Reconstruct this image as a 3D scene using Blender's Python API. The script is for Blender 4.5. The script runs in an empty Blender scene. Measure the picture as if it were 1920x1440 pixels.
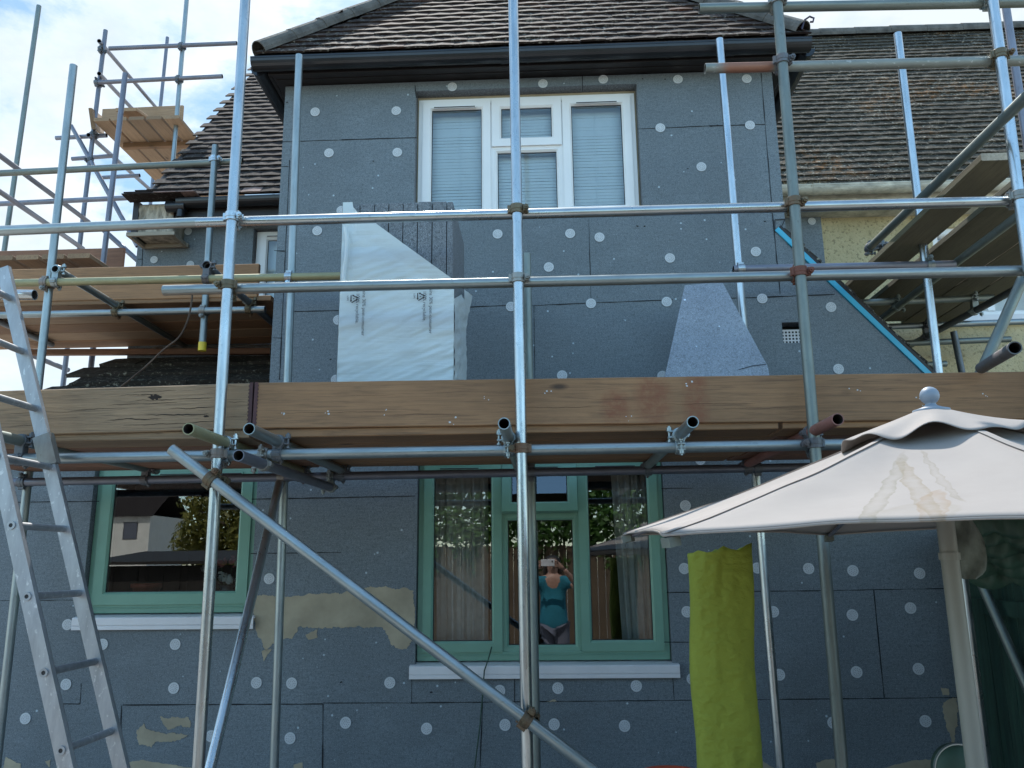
import bpy, math, random
from mathutils import Vector, Matrix, noise
random.seed(7)
C = bpy.context.scene.collection
R = math.radians
V = Vector
# ------------------------------------------------------------------ camera model (a phone held level with the eyes)
F = 1520.; CX, CY = 960., 720.; CAM = V((0, 0, 1.6))
Yc = V((1027 - CX, CY - 1055, -F)).normalized()
Xc = V((1, .011, 0)); Xc = (Xc - Xc.dot(Yc) * Yc).normalized()
Zc = Xc.cross(Yc)
def at(px, py, y=None, z=None):
    v = V(((px - CX) / F, (CY - py) / F, -1)); d = V((Xc.dot(v), Yc.dot(v), Zc.dot(v)))
    t = y / d.y if y is not None else (z - 1.6) / d.z
    return CAM + d * t
# ------------------------------------------------------------------ node materials
def new_mat(name):
    m = bpy.data.materials.new(name); m.use_nodes = True
    nt = m.node_tree; b = nt.nodes['Principled BSDF']
    return m, nt, b
def nd(nt, typ, **kw):
    n = nt.nodes.new(typ)
    for k, v in kw.items():
        if k.startswith('_'): setattr(n, k[1:], v)
        else: n.inputs[k.replace('__', ' ')].default_value = v
    return n
def ramp(nt, src, stops):
    r = nt.nodes.new('ShaderNodeValToRGB'); e = r.color_ramp.elements
    while len(e) > 1: e.remove(e[-1])
    for i, (p, c) in enumerate(stops):
        el = e[0] if i == 0 else e.new(p)
        el.position = p
        el.color = (c, c, c, 1) if isinstance(c, (int, float)) else (*c, 1)
    nt.links.new(src, r.inputs[0]); return r.outputs[0]
def coords(nt, scale=(1, 1, 1), rnd=True):
    tc = nt.nodes.new('ShaderNodeTexCoord'); mp = nt.nodes.new('ShaderNodeMapping')
    mp.inputs['Scale'].default_value = scale
    nt.links.new(tc.outputs['Object'], mp.inputs[0])
    if rnd:
        oi = nt.nodes.new('ShaderNodeObjectInfo'); mm = nt.nodes.new('ShaderNodeMath'); mm.operation = 'MULTIPLY'; mm.inputs[1].default_value = 37
        nt.links.new(oi.outputs['Random'], mm.inputs[0]); nt.links.new(mm.outputs[0], mp.inputs['Location'])
    return mp.outputs[0]
def tex(nt, co, scale, detail=4, rough=.55, dist=0):
    n = nt.nodes.new('ShaderNodeTexNoise'); n.inputs['Scale'].default_value = scale; n.inputs['Detail'].default_value = detail
    n.inputs['Roughness'].default_value = rough; n.inputs['Distortion'].default_value = dist
    nt.links.new(co, n.inputs['Vector']); return n.outputs['Fac']
def mix(nt, fac, a, b, mode='MIX'):
    m = nt.nodes.new('ShaderNodeMix'); m.data_type = 'RGBA'; m.blend_type = mode
    for i, v in ((0, fac), (6, a), (7, b)):
        if isinstance(v, bpy.types.NodeSocket): nt.links.new(v, m.inputs[i])
        elif isinstance(v, (int, float)): m.inputs[i].default_value = v if i == 0 else (v, v, v, 1)
        else: m.inputs[i].default_value = (*v, 1)
    return m.outputs[2]
def bump(nt, b, h, strength=.3, dist=.01):
    n = nt.nodes.new('ShaderNodeBump'); n.inputs['Strength'].default_value = strength; n.inputs['Distance'].default_value = dist
    nt.links.new(h, n.inputs['Height']); nt.links.new(n.outputs[0], b.inputs['Normal'])
def plain(name, c, rough=.5, metal=0, var=.12, scale=6, bmp=0, stretch=(1, 1, 1), spec=None, fine=0):
    m, nt, b = new_mat(name); co = coords(nt, stretch)
    f = tex(nt, co, scale, 6, .6)
    c1 = [x * (1 - var * 1.6) for x in c]; c2 = [min(1, x * (1 + var * 1.3)) for x in c]
    col = ramp(nt, f, [(.3, c1), (.7, c2)])
    if fine:
        g = tex(nt, co, fine, 3, .6)
        col = mix(nt, ramp(nt, g, [(.56, 0), (.72, .5)]), col, [x * .45 for x in c])
    nt.links.new(col, b.inputs['Base Color'])
    b.inputs['Roughness'].default_value = rough; b.inputs['Metallic'].default_value = metal
    if spec is not None: b.inputs['Specular IOR Level'].default_value = spec
    if bmp: bump(nt, b, tex(nt, co, scale * 8, 4), bmp, .01)
    return m
def galv(name, c, metal=.85, rough=.36, spot=(.3, .3, .3), amt=.4, rust=0):
    m, nt, b = new_mat(name); co = coords(nt, (1, 1, .22))
    f = tex(nt, co, 26, 6, .65)
    col = ramp(nt, f, [(.3, [x * .8 for x in c]), (.7, [min(1, x * 1.12) for x in c])])
    co2 = coords(nt, (1, 1, .6)); s = tex(nt, co2, 60, 3, .6)
    col = mix(nt, ramp(nt, s, [(.62, 0), (.7, amt)]), col, spot)
    oi = nt.nodes.new('ShaderNodeObjectInfo')
    br = nt.nodes.new('ShaderNodeMapRange'); br.inputs[3].default_value = .82; br.inputs[4].default_value = 1.12
    nt.links.new(oi.outputs['Random'], br.inputs[0])
    hs = nt.nodes.new('ShaderNodeHueSaturation'); nt.links.new(br.outputs[0], hs.inputs['Value']); nt.links.new(col, hs.inputs['Color'])
    col = hs.outputs[0]
    big = tex(nt, co2, 3.2, 5, .7)
    if rust:
        rm = ramp(nt, big, [(.5, 0), (.62, rust)]); col = mix(nt, rm, col, (.16, .065, .035))
        nt.links.new(ramp(nt, big, [(.5, metal), (.62, metal * (1 - rust))]), b.inputs['Metallic'])
    else: b.inputs['Metallic'].default_value = metal
    nt.links.new(col, b.inputs['Base Color'])
    nt.links.new(ramp(nt, big, [(.3, rough * .8), (.7, min(1, rough * 1.35))]), b.inputs['Roughness'])
    bump(nt, b, s, .08, .002)
    return m
M = {}
M['galv'] = galv('galvanised_steel_bright', (.47, .508, .525), .95, .27, (.2, .23, .26), .45)
M['galv2'] = galv('galvanised_steel_weathered', (.30, .34, .345), .8, .36, (.2, .2, .18), .4)
M['galv3'] = galv('galvanised_steel_green_grey', (.20, .23, .215), .65, .42, (.12, .12, .1), .4)
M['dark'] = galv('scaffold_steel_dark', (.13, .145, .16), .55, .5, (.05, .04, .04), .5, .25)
M['olive'] = galv('scaffold_steel_olive', (.26, .245, .14), .4, .5, (.4, .4, .38), .3)
M['rustred'] = galv('scaffold_steel_rusty', (.27, .12, .10), .2, .6, (.3, .3, .28), .4, .5)
m_ = galv('scaffold_steel_rusty_end', (.27, .29, .27), .5, .5, (.6, .62, .6), .5)
nt_ = m_.node_tree; b_ = nt_.nodes['Principled BSDF']; src = b_.inputs['Base Color'].links[0].from_socket
tc_ = nt_.nodes.new('ShaderNodeTexCoord'); sx_ = nt_.nodes.new('ShaderNodeSeparateXYZ'); nt_.links.new(tc_.outputs['Object'], sx_.inputs[0])
nz_ = nt_.nodes.new('ShaderNodeMath'); nz_.operation = 'MULTIPLY_ADD'; nz_.inputs[1].default_value = .12; nt_.links.new(tex(nt_, tc_.outputs['Object'], 9, 4), nz_.inputs[0]); nt_.links.new(sx_.outputs['Z'], nz_.inputs[2])
nt_.links.new(mix(nt_, ramp(nt_, nz_.outputs[0], [(.10, 0), (.17, .85), (.36, .85), (.39, 0)]), src, (.27, .105, .06)), b_.inputs['Base Color']); M['rustend'] = m_
M['mauve'] = galv('scaffold_steel_mauve', (.185, .195, .235), .6, .45, (.1, .1, .12), .4)
M['bore'] = plain('tube_bore', (.02, .016, .016), .9)
M['band'] = galv('maroon_board_band', (.085, .035, .035), .2, .6, (.03, .02, .02), .5)
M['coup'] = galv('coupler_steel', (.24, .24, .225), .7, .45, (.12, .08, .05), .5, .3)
M['brass'] = galv('coupler_rusty_gold', (.135, .11, .07), .6, .5, (.09, .05, .03), .6, .5)
M['couprust'] = galv('coupler_rust_red', (.17, .065, .045), .3, .65, (.1, .05, .03), .5, .6)
def wood(name, c, dark, crack=.4, grain=.5):
    m, nt, b = new_mat(name); co = coords(nt, (1.1, 24, 24)); co1 = coords(nt, (.5, 1, 1)); co2 = coords(nt, (1.2, 46, 46))
    g = tex(nt, co, 3.2, 8, .68, .9); g2 = tex(nt, co2, 3.5, 5, .7, .5); w = tex(nt, co1, 3.5, 5, .6)
    col = ramp(nt, g, [(.22, dark), (.5, c), (.8, [min(1, x * 1.28) for x in c])])
    col = mix(nt, ramp(nt, w, [(.38, .55), (.62, 0)]), col, [x * .62 for x in c], 'MIX')
    col = mix(nt, ramp(nt, g2, [(.60, 0), (.70, crack)]), col, dark)
    vo = nt.nodes.new('ShaderNodeTexVoronoi'); vo.inputs['Scale'].default_value = 1.7
    nt.links.new(coords(nt, (1, 2.6, 2.6)), vo.inputs['Vector'])
    col = mix(nt, ramp(nt, vo.outputs['Distance'], [(.03, .85), (.085, 0)]), col, [x * .5 for x in dark])
    oi = nt.nodes.new('ShaderNodeObjectInfo'); br = nt.nodes.new('ShaderNodeMapRange'); br.inputs[3].default_value = .78; br.inputs[4].default_value = 1.15
    nt.links.new(oi.outputs['Random'], br.inputs[0])
    hs = nt.nodes.new('ShaderNodeHueSaturation'); nt.links.new(br.outputs[0], hs.inputs['Value']); nt.links.new(col, hs.inputs['Color'])
    nt.links.new(hs.outputs[0], b.inputs['Base Color'])
    b.inputs['Roughness'].default_value = .78
    h = mix(nt, .5, g, g2); bump(nt, b, h, grain, .006)
    return m
M['wood'] = wood('scaffold_board_brown', (.265, .142, .068), (.075, .042, .025))
M['woodgrey'] = wood('scaffold_board_weathered', (.29, .19, .11), (.05, .032, .022), .95, 1.)
M['woodlight'] = wood('scaffold_board_pale', (.29, .19, .112), (.13, .08, .045))
M['woodred'] = wood('scaffold_board_reddish', (.22, .11, .065), (.07, .03, .02))
m_ = wood('scaffold_board_brown_with_red_stains', (.265, .142, .068), (.075, .042, .025)); nt_ = m_.node_tree; b_ = nt_.nodes['Principled BSDF']; src = b_.inputs['Base Color'].links[0].from_socket
tc_ = nt_.nodes.new('ShaderNodeTexCoord')
for (lx_, ly_, wx_, wy_) in ((1.785, .0, .10, .16), (1.975, -.01, .07, .2), (1.62, -.03, .08, .1)):
    mp_ = nt_.nodes.new('ShaderNodeMapping'); mp_.vector_type = 'TEXTURE'; mp_.inputs['Location'].default_value = (lx_, ly_, 0); mp_.inputs['Scale'].default_value = (wx_, wy_, .3); nt_.links.new(tc_.outputs['Object'], mp_.inputs[0])
    g_ = nt_.nodes.new('ShaderNodeTexGradient'); g_.gradient_type = 'SPHERICAL'; nt_.links.new(mp_.outputs[0], g_.inputs[0])
    f_ = mix(nt_, 1., ramp(nt_, g_.outputs['Fac'], [(0, 0), (.5, .75)]), ramp(nt_, tex(nt_, tc_.outputs['Object'], 22, 5, .7), [(.35, .2), (.62, 1)]), 'MULTIPLY')
    src = mix(nt_, f_, src, (.19, .062, .028))
nt_.links.new(src, b_.inputs['Base Color']); M['woodstain'] = m_
M['woodgreen'] = wood('scaffold_board_green_stained', (.13, .115, .07), (.045, .04, .025))
M['woodedge'] = wood('scaffold_board_sawn_edge', (.36, .32, .25), (.14, .11, .08))
def eps(name, c, speck=.5, rowlines=.35):
    m, nt, b = new_mat(name); co = coords(nt, (1, 1, 1), False)
    f = tex(nt, co, 1.1, 5, .6); g = tex(nt, co, 95, 3, .75); g2 = tex(nt, co, 230, 2, .7)
    ln = tex(nt, coords(nt, (5, 5, 75), False), 2.2, 4, .7)
    col = ramp(nt, f, [(.3, [x * .78 for x in c]), (.7, [x * 1.2 for x in c])])
    sm_ = tex(nt, coords(nt, (1, 1, 2.2), False), 3.3, 6, .65, .8); col = mix(nt, ramp(nt, sm_, [(.52, 0), (.72, .3)]), col, [x * 1.55 for x in c])
    g3 = tex(nt, co, 52, 3, .7)
    col = mix(nt, ramp(nt, g3, [(.36, speck * .9), (.5, 0)]), col, [x * .5 for x in c])
    col = mix(nt, ramp(nt, g, [(.36, speck), (.5, 0)]), col, [x * .4 for x in c])
    col = mix(nt, ramp(nt, g2, [(.53, 0), (.66, speck)]), col, [x * 2.3 for x in c])
    col = mix(nt, ramp(nt, ln, [(.42, rowlines), (.56, 0)]), col, [x * .66 for x in c])
    vo = nt.nodes.new('ShaderNodeTexVoronoi'); vo.inputs['Scale'].default_value = 9; nt.links.new(co, vo.inputs['Vector'])
    col = mix(nt, ramp(nt, vo.outputs['Distance'], [(.045, .75), (.07, 0)]), col, [x * 3.4 for x in c])
    nt.links.new(col, b.inputs['Base Color']); b.inputs['Roughness'].default_value = .62
    b.inputs['Specular IOR Level'].default_value = .5
    bump(nt, b, mix(nt, .5, g, g2), .35, .004)
    return m
M['eps'] = eps('graphite_polystyrene', (.138, .166, .184), .7)
M['epsrough'] = eps('graphite_polystyrene_cut_edge', (.13, .145, .16), .9, 0)
M['epsskylit'] = eps('graphite_polystyrene_skylit', (.225, .262, .31), .5, 0)  # paler copy of the graphite colour, with sky light on the tilted offcut painted in
M['joint'] = plain('board_joint_shadow_gap', (.016, .018, .021), .95)
M['disc'] = plain('white_plastic_disc', (.50, .53, .55), .5, 0, .06, 30)
M['dothole'] = plain('disc_hole', (.16, .17, .18), .9)
M['upvc'] = plain('white_upvc', (.78, .78, .77), .32, 0, .03, 3)
M['sill'] = plain('white_sill', (.66, .65, .66), .35, 0, .05, 4)
M['green'] = plain('green_window_foil', (.15, .305, .225), .38, 0, .06, 3, .02)
M['gasket'] = plain('black_gasket', (.012, .012, .014), .5)
M['black'] = plain('black_plastic_gutter', (.016, .017, .02), .28, 0, .3, 3)
M['soffit'] = plain('dark_stained_timber', (.014, .011, .011), .5, 0, .3, 5, .1)
M['mortar'] = plain('hip_mortar', (.10, .094, .084), .9, 0, .3, 9, .6, fine=60)
M['brick'] = plain('crumbling_render', (.40, .36, .29), .9, 0, .45, 14, .9, (1, 1, .25), fine=40)
M['beige'] = plain('adhesive_mortar_beige', (.36, .31, .22), .9, 0, .14, 5, .25)
M['lead'] = plain('lead_flashing', (.34, .34, .33), .6, .2, .2, 12, .3)
M['blue'] = plain('blue_plastic_trim', (.05, .38, .55), .35, 0, .05, 3)
M['stone'] = plain('patio_slabs', (.34, .32, .29), .9, 0, .2, 2, .3, fine=30)
M['cream'] = plain('cream_wall_far', (.72, .70, .64), .9, 0, .06, 2)
M['fence'] = wood('fence_timber', (.15, .105, .065), (.05, .035, .02))
M['fencedark'] = plain('dark_green_fence_timber', (.018, .052, .036), .8, 0, .3, 6, .3, (6, 6, .5))
M['alu'] = galv('ladder_aluminium', (.32, .33, .345), .75, .42, (.75, .75, .75), .35)
M['yellow'] = plain('yellow_plastic_cap', (.65, .48, .03), .45)
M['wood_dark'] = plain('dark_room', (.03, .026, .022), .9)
M['curtain'] = plain('grey_curtain_cloth', (.62, .60, .56), .9, 0, .08, 20, .1)
M['pot'] = plain('terracotta_pot', (.42, .075, .03), .6)
M['petal'] = plain('white_petals', (.68, .68, .62), .7)
M['pink'] = plain('dusky_pink_petals', (.32, .08, .09), .7)
M['stem'] = plain('flower_stems', (.03, .07, .02), .7)
M['teal'] = plain('teal_tshirt', (.02, .19, .26), .85, 0, .12, 6)
M['skin'] = plain('skin', (.46, .27, .2), .5, 0, .06, 8)
M['hair'] = plain('dark_hair', (.02, .014, .01), .5)
M['denim'] = plain('pale_trousers', (.16, .17, .22), .9)
M['phone'] = plain('white_phone_case', (.7, .7, .72), .3)
M['olivecloth'] = plain('grey_canvas', (.12, .135, .115), .95, 0, .2, 14, .2)
M['tarp'] = plain('dark_green_tarpaulin', (.02, .055, .035), .6, 0, .2, 8)
M['pole'] = plain('parasol_pole_greige', (.20, .205, .18), .5, 0, .1, 10, 0, (1, 1, .15))
M['finial'] = plain('grey_plastic_finial', (.22, .26, .31), .45, 0, .06, 5)
M['ink'] = plain('black_print', (.03, .03, .035), .6)
M['moss'] = plain('dry_moss', (.30, .23, .11), .95, 0, .3, 30)
M['redplastic'] = plain('red_plastic', (.6, .09, .04), .45)
M['iron'] = plain('wrought_hook_iron', (.03, .025, .05), .5, .3)
def tile_mat(name, stops, lichen=None, orange=0, rough=.85):
    m, nt, b = new_mat(name); g = nt.nodes.new('ShaderNodeNewGeometry'); co = coords(nt, (1, 1, 1), False)
    col = ramp(nt, g.outputs['Random Per Island'], stops)
    f = tex(nt, co, 9, 6, .7); col = mix(nt, ramp(nt, f, [(.35, .55), (.65, 0)]), col, (.035, .032, .028))
    big = tex(nt, co, .9, 4, .6)
    if orange:
        o = tex(nt, co, 16, 5, .7); o2 = mix(nt, 1., ramp(nt, o, [(.47, 0), (.6, 1)]), ramp(nt, big, [(.55, 0), (.68, orange * .6)]), 'MULTIPLY')
        col = mix(nt, o2, col, (.30, .13, .035))
    if lichen:
        l = tex(nt, co, 34, 4, .7); l2 = mix(nt, 1., ramp(nt, l, [(.56, 0), (.64, 1)]), ramp(nt, big, [(.36, .15), (.6, 1)]), 'MULTIPLY')
        col = mix(nt, l2, col, lichen)
    nt.links.new(col, b.inputs['Base Color']); b.inputs['Roughness'].default_value = rough; b.inputs['Specular IOR Level'].default_value = .12
    bump(nt, b, tex(nt, co, 60, 4), .4, .005)
    return m
M['tile'] = tile_mat('brown_clay_tiles', [(0, (.020, .014, .014)), (.5, (.036, .024, .022)), (.8, (.052, .033, .028)), (.95, (.04, .03, .028)), (1, (.115, .05, .034))], (.26, .25, .22))
M['tilefar'] = tile_mat('dark_plum_tiles', [(0, (.014, .011, .012)), (.6, (.022, .016, .016)), (.95, (.032, .023, .023)), (.968, (.30, .21, .19)), (1, (.36, .25, .22))], (.09, .085, .08))
M['tilelichen'] = tile_mat('lichened_tiles', [(0, (.032, .030, .023)), (.5, (.05, .045, .033)), (1, (.078, .068, .052))], (.34, .31, .25), .9)
M['tilelow'] = tile_mat('dark_mossy_tiles', [(0, (.03, .027, .024)), (1, (.055, .046, .04))], (.28, .27, .22))
# yellow roughcast
m, nt, b = new_mat('yellow_roughcast'); co = coords(nt, (1, 1, 1), False)
g = tex(nt, co, 42, 5, .75); g2 = tex(nt, co, 3, 5, .6)
col = ramp(nt, g2, [(.3, (.50, .42, .24)), (.7, (.66, .56, .34))])
col = mix(nt, ramp(nt, g, [(.36, .8), (.46, 0)]), col, (.22, .18, .10))
nt.links.new(col, b.inputs['Base Color']); b.inputs['Roughness'].default_value = .95; bump(nt, b, g, 1., .02); M['roughcast'] = m
# glass: part mirror, part clear
def glass(name, tint, k):
    m, nt, b = new_mat(name); nt.nodes.remove(b); out = nt.nodes['Material Output']
    t = nd(nt, 'ShaderNodeBsdfTransparent'); t.inputs[0].default_value = (*tint, 1)
    gl = nd(nt, 'ShaderNodeBsdfGlossy', Roughness=.0); gl.inputs[0].default_value = (.95, .98, 1, 1)
    fr = nd(nt, 'ShaderNodeFresnel', IOR=1.5); mu = nt.nodes.new('ShaderNodeMath'); mu.operation = 'MULTIPLY'; mu.use_clamp = True
    mu.inputs[1].default_value = k; nt.links.new(fr.outputs[0], mu.inputs[0])
    mx = nt.nodes.new('ShaderNodeMixShader'); nt.links.new(mu.outputs[0], mx.inputs[0]); nt.links.new(t.outputs[0], mx.inputs[1]); nt.links.new(gl.outputs[0], mx.inputs[2])
    nt.links.new(mx.outputs[0], out.inputs[0]); return m
M['glass'] = glass('double_glazing', (.80, .86, .86), 3.6)
M['glassup'] = glass('double_glazing_upper', (.86, .94, .98), 2.0)
M['blind'] = plain('white_blind_slats', (.80, .85, .87), .6, 0, .03)
def STN(a, b_):
    n = (V((1.114, 1.365, 1.69)) - V((.261, 1.857, 1.66))).cross(V((1.114, 2.35, 1.985)) - V((.261, 1.857, 1.66))); o = V((.261, 1.857, 1.66)); r_ = []
    for q in (a, b_):
        d = at(*q, y=1.) - CAM; r_.append(CAM + d * ((o - CAM).dot(n) / d.dot(n)))
    return (r_[0] + r_[1]) / 2, (r_[1] - r_[0]).to_track_quat('X', 'Z').to_euler(), (r_[1] - r_[0]).length * .6
def cloth(name, c, trans=.35, bm=.25, sc=180, stain=False, folds=None):
    m, nt, b = new_mat(name); out = nt.nodes['Material Output']; co = coords(nt, (1, 1, 1), False)
    w = tex(nt, co, sc, 3, .6); f = tex(nt, co, 3, 5, .6)
    col = ramp(nt, f, [(.3, [x * .9 for x in c]), (.7, [min(1, x * 1.06) for x in c])])
    if stain:
        for (p, ro, ln, wd, cc, a) in stain:
            mp = nd(nt, 'ShaderNodeMapping', _vector_type='TEXTURE'); mp.inputs['Location'].default_value = p; mp.inputs['Rotation'].default_value = ro; mp.inputs['Scale'].default_value = (ln, wd, .06)
            ns = nt.nodes.new('ShaderNodeTexNoise'); ns.inputs['Scale'].default_value = 14; ns.inputs['Detail'].default_value = 6
            nt.links.new(co, ns.inputs['Vector'])
            ad = nt.nodes.new('ShaderNodeVectorMath'); ad.operation = 'MULTIPLY_ADD'; ad.inputs[1].default_value = (.04, .04, .04)
            sb = nt.nodes.new('ShaderNodeVectorMath'); sb.operation = 'SUBTRACT'; sb.inputs[1].default_value = (.5, .5, .5); nt.links.new(ns.outputs['Color'], sb.inputs[0])
            nt.links.new(sb.outputs[0], ad.inputs[0]); nt.links.new(co, ad.inputs[2]); nt.links.new(ad.outputs[0], mp.inputs[0])
            gr = nd(nt, 'ShaderNodeTexGradient', _gradient_type='SPHERICAL'); nt.links.new(mp.outputs[0], gr.inputs[0])
            sp = tex(nt, co, 30, 5, .7)
            fac = mix(nt, 1., ramp(nt, gr.outputs['Fac'], [(0, 0), (.1, a), (.22, a * .8), (.5, a * .35), (1, a * .3)]), ramp(nt, sp, [(.3, .35), (.6, 1)]), 'MULTIPLY')
            col = mix(nt, fac, col, cc)
    nt.links.new(col, b.inputs['Base Color']); b.inputs['Roughness'].default_value = .8
    h = w
    if folds: h = mix(nt, .8, w, tex(nt, coords(nt, folds, False), 3, 4, .6, .6))
    bump(nt, b, h, bm, .012 if folds else .003)
    if trans:
        tl = nt.nodes.new('ShaderNodeBsdfTranslucent'); nt.links.new(col, tl.inputs[0])
        mx = nt.nodes.new('ShaderNodeMixShader'); mx.inputs[0].default_value = trans
        nt.links.new(b.outputs[0], mx.inputs[1]); nt.links.new(tl.outputs[0], mx.inputs[2]); nt.links.new(mx.outputs[0], out.inputs[0])
    return m
M['canopy'] = cloth('cream_parasol_canvas', (.345, .31, .285), .22, .12, 260, stain=[(*STN((1690, 845), (1618, 978)), .022, (.20, .18, .13), .6), (*STN((1688, 850), (1762, 968)), .022, (.22, .17, .10), .6), (*STN((1672, 980), (1755, 930)), .085, (.26, .23, .18), .4), (*STN((1730, 840), (1800, 920)), .012, (.21, .18, .13), .5), (*STN((1745, 985), (1752, 900)), .03, (.27, .18, .10), .55)], folds=(2, 2, 6))
M['bag'] = cloth('woven_lime_sacking', (.33, .375, .05), .35, .9, 110, folds=(9, 9, 16))
M['wrap'] = cloth('white_polythene_wrap', (.60, .68, .70), .12, .6, 400, folds=(.55, .55, 6.0))
M['wrap'].node_tree.nodes['Principled BSDF'].inputs['Roughness'].default_value = .3
def leaf_mat(name, a, c2):
    m, nt, b = new_mat(name); out = nt.nodes['Material Output']; g = nt.nodes.new('ShaderNodeNewGeometry')
    col = ramp(nt, g.outputs['Random Per Island'], [(0, a), (1, c2)])
    nt.links.new(col, b.inputs['Base Color']); b.inputs['Roughness'].default_value = .5
    tl = nt.nodes.new('ShaderNodeBsdfTranslucent'); nt.links.new(col, tl.inputs[0])
    mx = nt.nodes.new('ShaderNodeMixShader'); mx.inputs[0].default_value = .3
    nt.links.new(b.outputs[0], mx.inputs[1]); nt.links.new(tl.outputs[0], mx.inputs[2]); nt.links.new(mx.outputs[0], out.inputs[0]); return m
M['ivy'] = leaf_mat('ivy_leaves', (.03, .085, .015), (.10, .22, .035))
M['leafy'] = leaf_mat('yellow_green_leaves', (.11, .12, .02), (.24, .22, .045))
M['bark2'] = plain('wood_crack_dark', (.022, .014, .01), .95)
M['bark'] = plain('bark', (.08, .06, .045), .9, 0, .3, 8, .5)
# ------------------------------------------------------------------ mesh helpers
def wloc(o):
    p = V((0, 0, 0))
    while o: p += V(o.location); o = o.parent
    return p
class MB:
    def __init__(s): s.v = []; s.f = []; s.m = []; s.sm = []
    def face(s, pts, mi=0, smooth=False):
        n = len(s.v); s.v += [V(p) for p in pts]; s.f.append(tuple(range(n, n + len(pts)))); s.m.append(mi); s.sm.append(smooth)
    def box(s, a, b, mi=0):
        x0, y0, z0 = a; x1, y1, z1 = b
        s.hexa([V((x, y, z)) for z in (z0, z1) for x, y in ((x0, y0), (x1, y0), (x1, y1), (x0, y1))], mi)
    def hexa(s, p, mi=0):
        n = len(s.v); s.v += [V(q) for q in p]
        for f in ((3, 2, 1, 0), (4, 5, 6, 7), (0, 1, 5, 4), (1, 2, 6, 5), (2, 3, 7, 6), (3, 0, 4, 7)):
            s.f.append(tuple(n + i for i in f)); s.m.append(mi); s.sm.append(False)
    def bar(s, p0, p1, w, t, up=V((0, 0, 1)), mi=0):
        p0, p1 = V(p0), V(p1); d = (p1 - p0).normalized(); sd = d.cross(up).normalized() * w / 2; u = sd.cross(d).normalized() * t / 2
        s.hexa([p0 - sd - u, p0 + sd - u, p1 + sd - u, p1 - sd - u, p0 - sd + u, p0 + sd + u, p1 + sd + u, p1 - sd + u], mi)
    def rings(s, rings, mi=0, smooth=True, closed=True):
        n = len(s.v); k = len(rings[0])
        for r in rings: s.v += [V(p) for p in r]
        for i in range(len(rings) - 1):
            for j in range(k if closed else k - 1):
                a = n + i * k + j; b_ = n + i * k + (j + 1) % k
                s.f.append((a, b_, b_ + k, a + k)); s.m.append(mi); s.sm.append(smooth)
    def cyl(s, p0, p1, r, seg=16, mi=0, r1=None, cap=True):
        p0, p1 = V(p0), V(p1); d = (p1 - p0).normalized(); a = d.orthogonal().normalized(); b_ = d.cross(a); r1 = r if r1 is None else r1
        ang = [2 * math.pi * i / seg for i in range(seg)]
        A = [p0 + (a * math.cos(t) + b_ * math.sin(t)) * r for t in ang]; B = [p1 + (a * math.cos(t) + b_ * math.sin(t)) * r1 for t in ang]
        s.rings([A, B], mi)
        if cap: s.face(A[::-1], mi); s.face(B, mi)
    def ring(s, p, ax, ri, ro, w, mi=0, seg=18, arc=2 * math.pi):
        p = V(p); d = V(ax).normalized(); a = d.orthogonal().normalized(); b_ = d.cross(a)
        pr = [(ri, -w / 2), (ro, -w / 2), (ro, w / 2), (ri, w / 2), (ri, -w / 2)]
        s.rings([[p + (a * math.cos(2 * math.pi * i / seg) + b_ * math.sin(2 * math.pi * i / seg)) * r + d * h for i in range(seg)] for r, h in pr], mi, False)
    def path(s, pts, r, seg=8, mi=0):
        pts = [V(p) for p in pts]; rr = []; a = None
        for i, p in enumerate(pts):
            d = (pts[min(i + 1, len(pts) - 1)] - pts[max(i - 1, 0)]).normalized()
            a = d.orthogonal().normalized() if a is None else (a - d * a.dot(d)).normalized()
            b_ = d.cross(a); q = r[i] if isinstance(r, (list, tuple)) else r
            rr.append([p + (a * math.cos(2 * math.pi * j / seg) + b_ * math.sin(2 * math.pi * j / seg)) * q for j in range(seg)])
        s.rings(rr, mi); s.face(rr[0][::-1], mi); s.face(rr[-1], mi)
    def build(s, name, mats, parent=None, loc=None, bevel=0):
        me = bpy.data.meshes.new(name); lo = V(loc) if loc is not None else V((0, 0, 0))
        me.from_pydata([tuple(p - lo) for p in s.v], [], s.f)
        for mt in (mats if isinstance(mats, (list, tuple)) else [mats]): me.materials.append(mt)
        me.polygons.foreach_set('material_index', s.m); me.polygons.foreach_set('use_smooth', s.sm); me.update()
        o = bpy.data.objects.new(name, me); C.objects.link(o)
        if parent: o.parent = parent; o.location = lo - wloc(parent)
        else: o.location = lo
        if bevel:
            bv = o.modifiers.new('bevel', 'BEVEL'); bv.width = bevel; bv.segments = 2; bv.limit_method = 'ANGLE'
        return o
def tag(o, label, cat, group=None, kind=None):
    if label: o['label'] = label
    if cat: o['category'] = cat
    if group: o['group'] = group
    if kind: o['kind'] = kind
    return o
def empty(name, loc, label=None, cat=None, group=None):
    o = bpy.data.objects.new(name, None); C.objects.link(o); o.location = loc; o.empty_display_size = .1
    return tag(o, label, cat, group)
def copy_of(o, parent=None):
    c = o.copy(); C.objects.link(c)
    if parent: c.parent = parent
    return c
# ------------------------------------------------------------------ ground
mb = MB(); mb.face([(-150, -150, 0), (150, -150, 0), (150, 150, 0), (-150, 150, 0)])
tag(mb.build('ground', M['stone']), None, None, kind='structure')
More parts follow.
